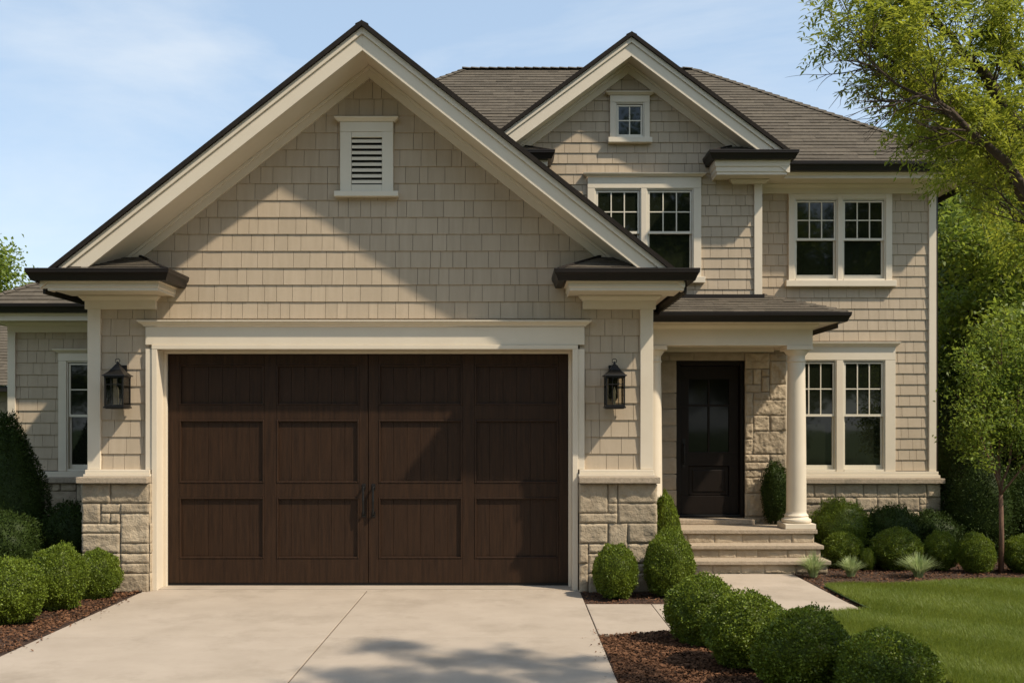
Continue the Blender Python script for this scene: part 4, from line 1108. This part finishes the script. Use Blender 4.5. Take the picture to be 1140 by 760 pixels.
BG = [(pb, 9.9, 18.5, .92, 0, 'bright green leafy tree behind the right corner of the house'),
 (pa, 12.4, 23.0, 1.15, 1, 'tall dark tree at the right photo edge behind the house'),
 (pa, 10.6, 26.0, 1.1, 2, 'dark tree showing between the house wall and the brighter tree'),
 (pa, 9.2, 16.3, .42, 3, 'low dark bushy tree close behind the right house corner'),
 (pb, 13.0, 17.5, 1.0, 4, 'bright tree outside the right edge of the lawn'),
 (pb, -14.9, 25.0, .98, 5, 'light green tree showing above the left wing roof at the left photo edge')]
used = set()
for i, (p, x, y, s, rz, lab) in enumerate(BG):
    o = copy_tree(p); o.name = 'tree'; o.location = (x, y, 0); o.scale = (s, s, s); o.rotation_euler.z = rz*1.3; tag(o, lab, 'tree', 'trees beyond the house')
k = 0
for x, y, s in [(-20, -22, 1.9), (-12, -20, 1.8), (-4.5, -22, 2.0), (2.0, -21, 1.9), (8.5, -22, 2.0), (15, -21, 1.8), (22, -24, 2.0), (-28, -24, 2.0),
                (-6, 36, .95), (1, 36, .95), (14, 34, 1.2), (22, 28, 1.3)]:
    o = copy_tree((pa, pb)[k % 2]); o.name = 'tree'; o.location = (x, y, -.1); o.scale = (s, s, s); o.rotation_euler.z = k*1.7; k += 1
    tag(o, 'street tree across the road behind the viewer' if y < 0 else 'far tree hidden behind the house', 'tree', 'trees across the road' if y < 0 else 'trees far behind the house')
for p in (pa, pb):
    for ch in list(p.children): bpy.data.objects.remove(ch)
    bpy.data.objects.remove(p)

# neighbour house at far left
nh = empty('house', (-14, 21, 0), 'neighbouring stone house with brown shingle roof at the far left edge', 'house')
m = MB(); m.box(-17.5, -10.35, 21.0, 27, 0, 2.75); m.build('wall', M['brick'], nh, (-14, 21, 0))
m = MB(); stones(m, -13.5, -10.33, 0, 2.74, F(20.98), unit=.14, res=.06, rough=.012); m.build('stone_veneer', M['brick'], nh, (-14, 21, 0), smooth=True)
m = MB(); roof_plane(m, [(-18, 20.6, 2.8), (-9.95, 20.6, 2.8), (-11.9, 24, 4.9), (-16, 24, 4.9)]); roof_plane(m, [(-9.95, 20.6, 2.8), (-9.95, 27.4, 2.8), (-11.9, 24, 4.9)]); m.build('roof', M['roof'], nh, (-14, 21, 0))
m = MB(); m.box(-18, -9.97, 20.62, 27.3, 2.68, 2.79); m.build('eave', M['gutter'], nh, (-14, 21, 0))

# ==================================================================  WORLD, SUN, CAMERA
SUN = Vector((1.22, -.66, 1.62)).normalized()
el = math.asin(SUN.z); az = math.atan2(SUN.x, SUN.y)       # azimuth from +Y towards +X
w = bpy.data.worlds.new('World'); scene.world = w; w.use_nodes = True
nt = w.node_tree; N, L = nt.nodes.new, nt.links.new
bg = nt.nodes['Background']
sky = N('ShaderNodeTexSky'); sky.sky_type = 'NISHITA'; sky.sun_disc = False; sky.sun_elevation = el; sky.sun_rotation = az
sky.air_density = 1.0; sky.dust_density = .9; sky.ozone_density = 1.2
tc = N('ShaderNodeTexCoord'); mp = N('ShaderNodeMapping'); mp.inputs['Scale'].default_value = (1.0, 1.0, 3.2); mp.inputs['Rotation'].default_value = (0, R(12), R(20))
L(tc.outputs['Generated'], mp.inputs['Vector'])
nz = N('ShaderNodeTexNoise'); nz.inputs['Scale'].default_value = 1.7; nz.inputs['Detail'].default_value = 9; nz.inputs['Roughness'].default_value = .58; nz.inputs['Distortion'].default_value = .35
L(mp.outputs[0], nz.inputs['Vector'])
mr = N('ShaderNodeMapRange'); mr.inputs[1].default_value = .46; mr.inputs[2].default_value = .82; mr.inputs[3].default_value = .1; mr.inputs[4].default_value = .75
L(nz.outputs['Fac'], mr.inputs[0])
mx = N('ShaderNodeMix'); mx.data_type = 'RGBA'; mx.inputs[7].default_value = (3.9, 4.0, 4.0, 1)
m0 = N('ShaderNodeMix'); m0.data_type = 'RGBA'; m0.inputs[0].default_value = .6; m0.inputs[7].default_value = (1.62, 2.22, 2.85, 1)
L(sky.outputs[0], m0.inputs[6]); L(mr.outputs[0], mx.inputs[0]); L(m0.outputs[2], mx.inputs[6]); L(mx.outputs[2], bg.inputs['Color'])
bg.inputs['Strength'].default_value = .125
sl = bpy.data.lights.new('sun', 'SUN'); sl.energy = 2.7; sl.angle = R(1.4); sl.color = (1.0, .88, .71)
so = bpy.data.objects.new('sun', sl); COL.objects.link(so); so.rotation_euler = SUN.to_track_quat('Z', 'Y').to_euler(); so.location = (10, -5, 20)

cam = bpy.data.cameras.new('camera'); co = bpy.data.objects.new('camera', cam); COL.objects.link(co)
co.location = (0, 0, 2.0); co.rotation_euler = (R(90), 0, 0)
cam.sensor_width = 36; cam.lens = 36*1104/1140; cam.shift_y = 92/1140; cam.shift_x = 2/1140; cam.clip_end = 1000; cam.clip_start = .05
scene.camera = co
vs = scene.view_settings; vs.view_transform = 'Standard'; vs.look = 'None'; vs.exposure = 1.05; vs.gamma = 1; vs.use_curve_mapping = False
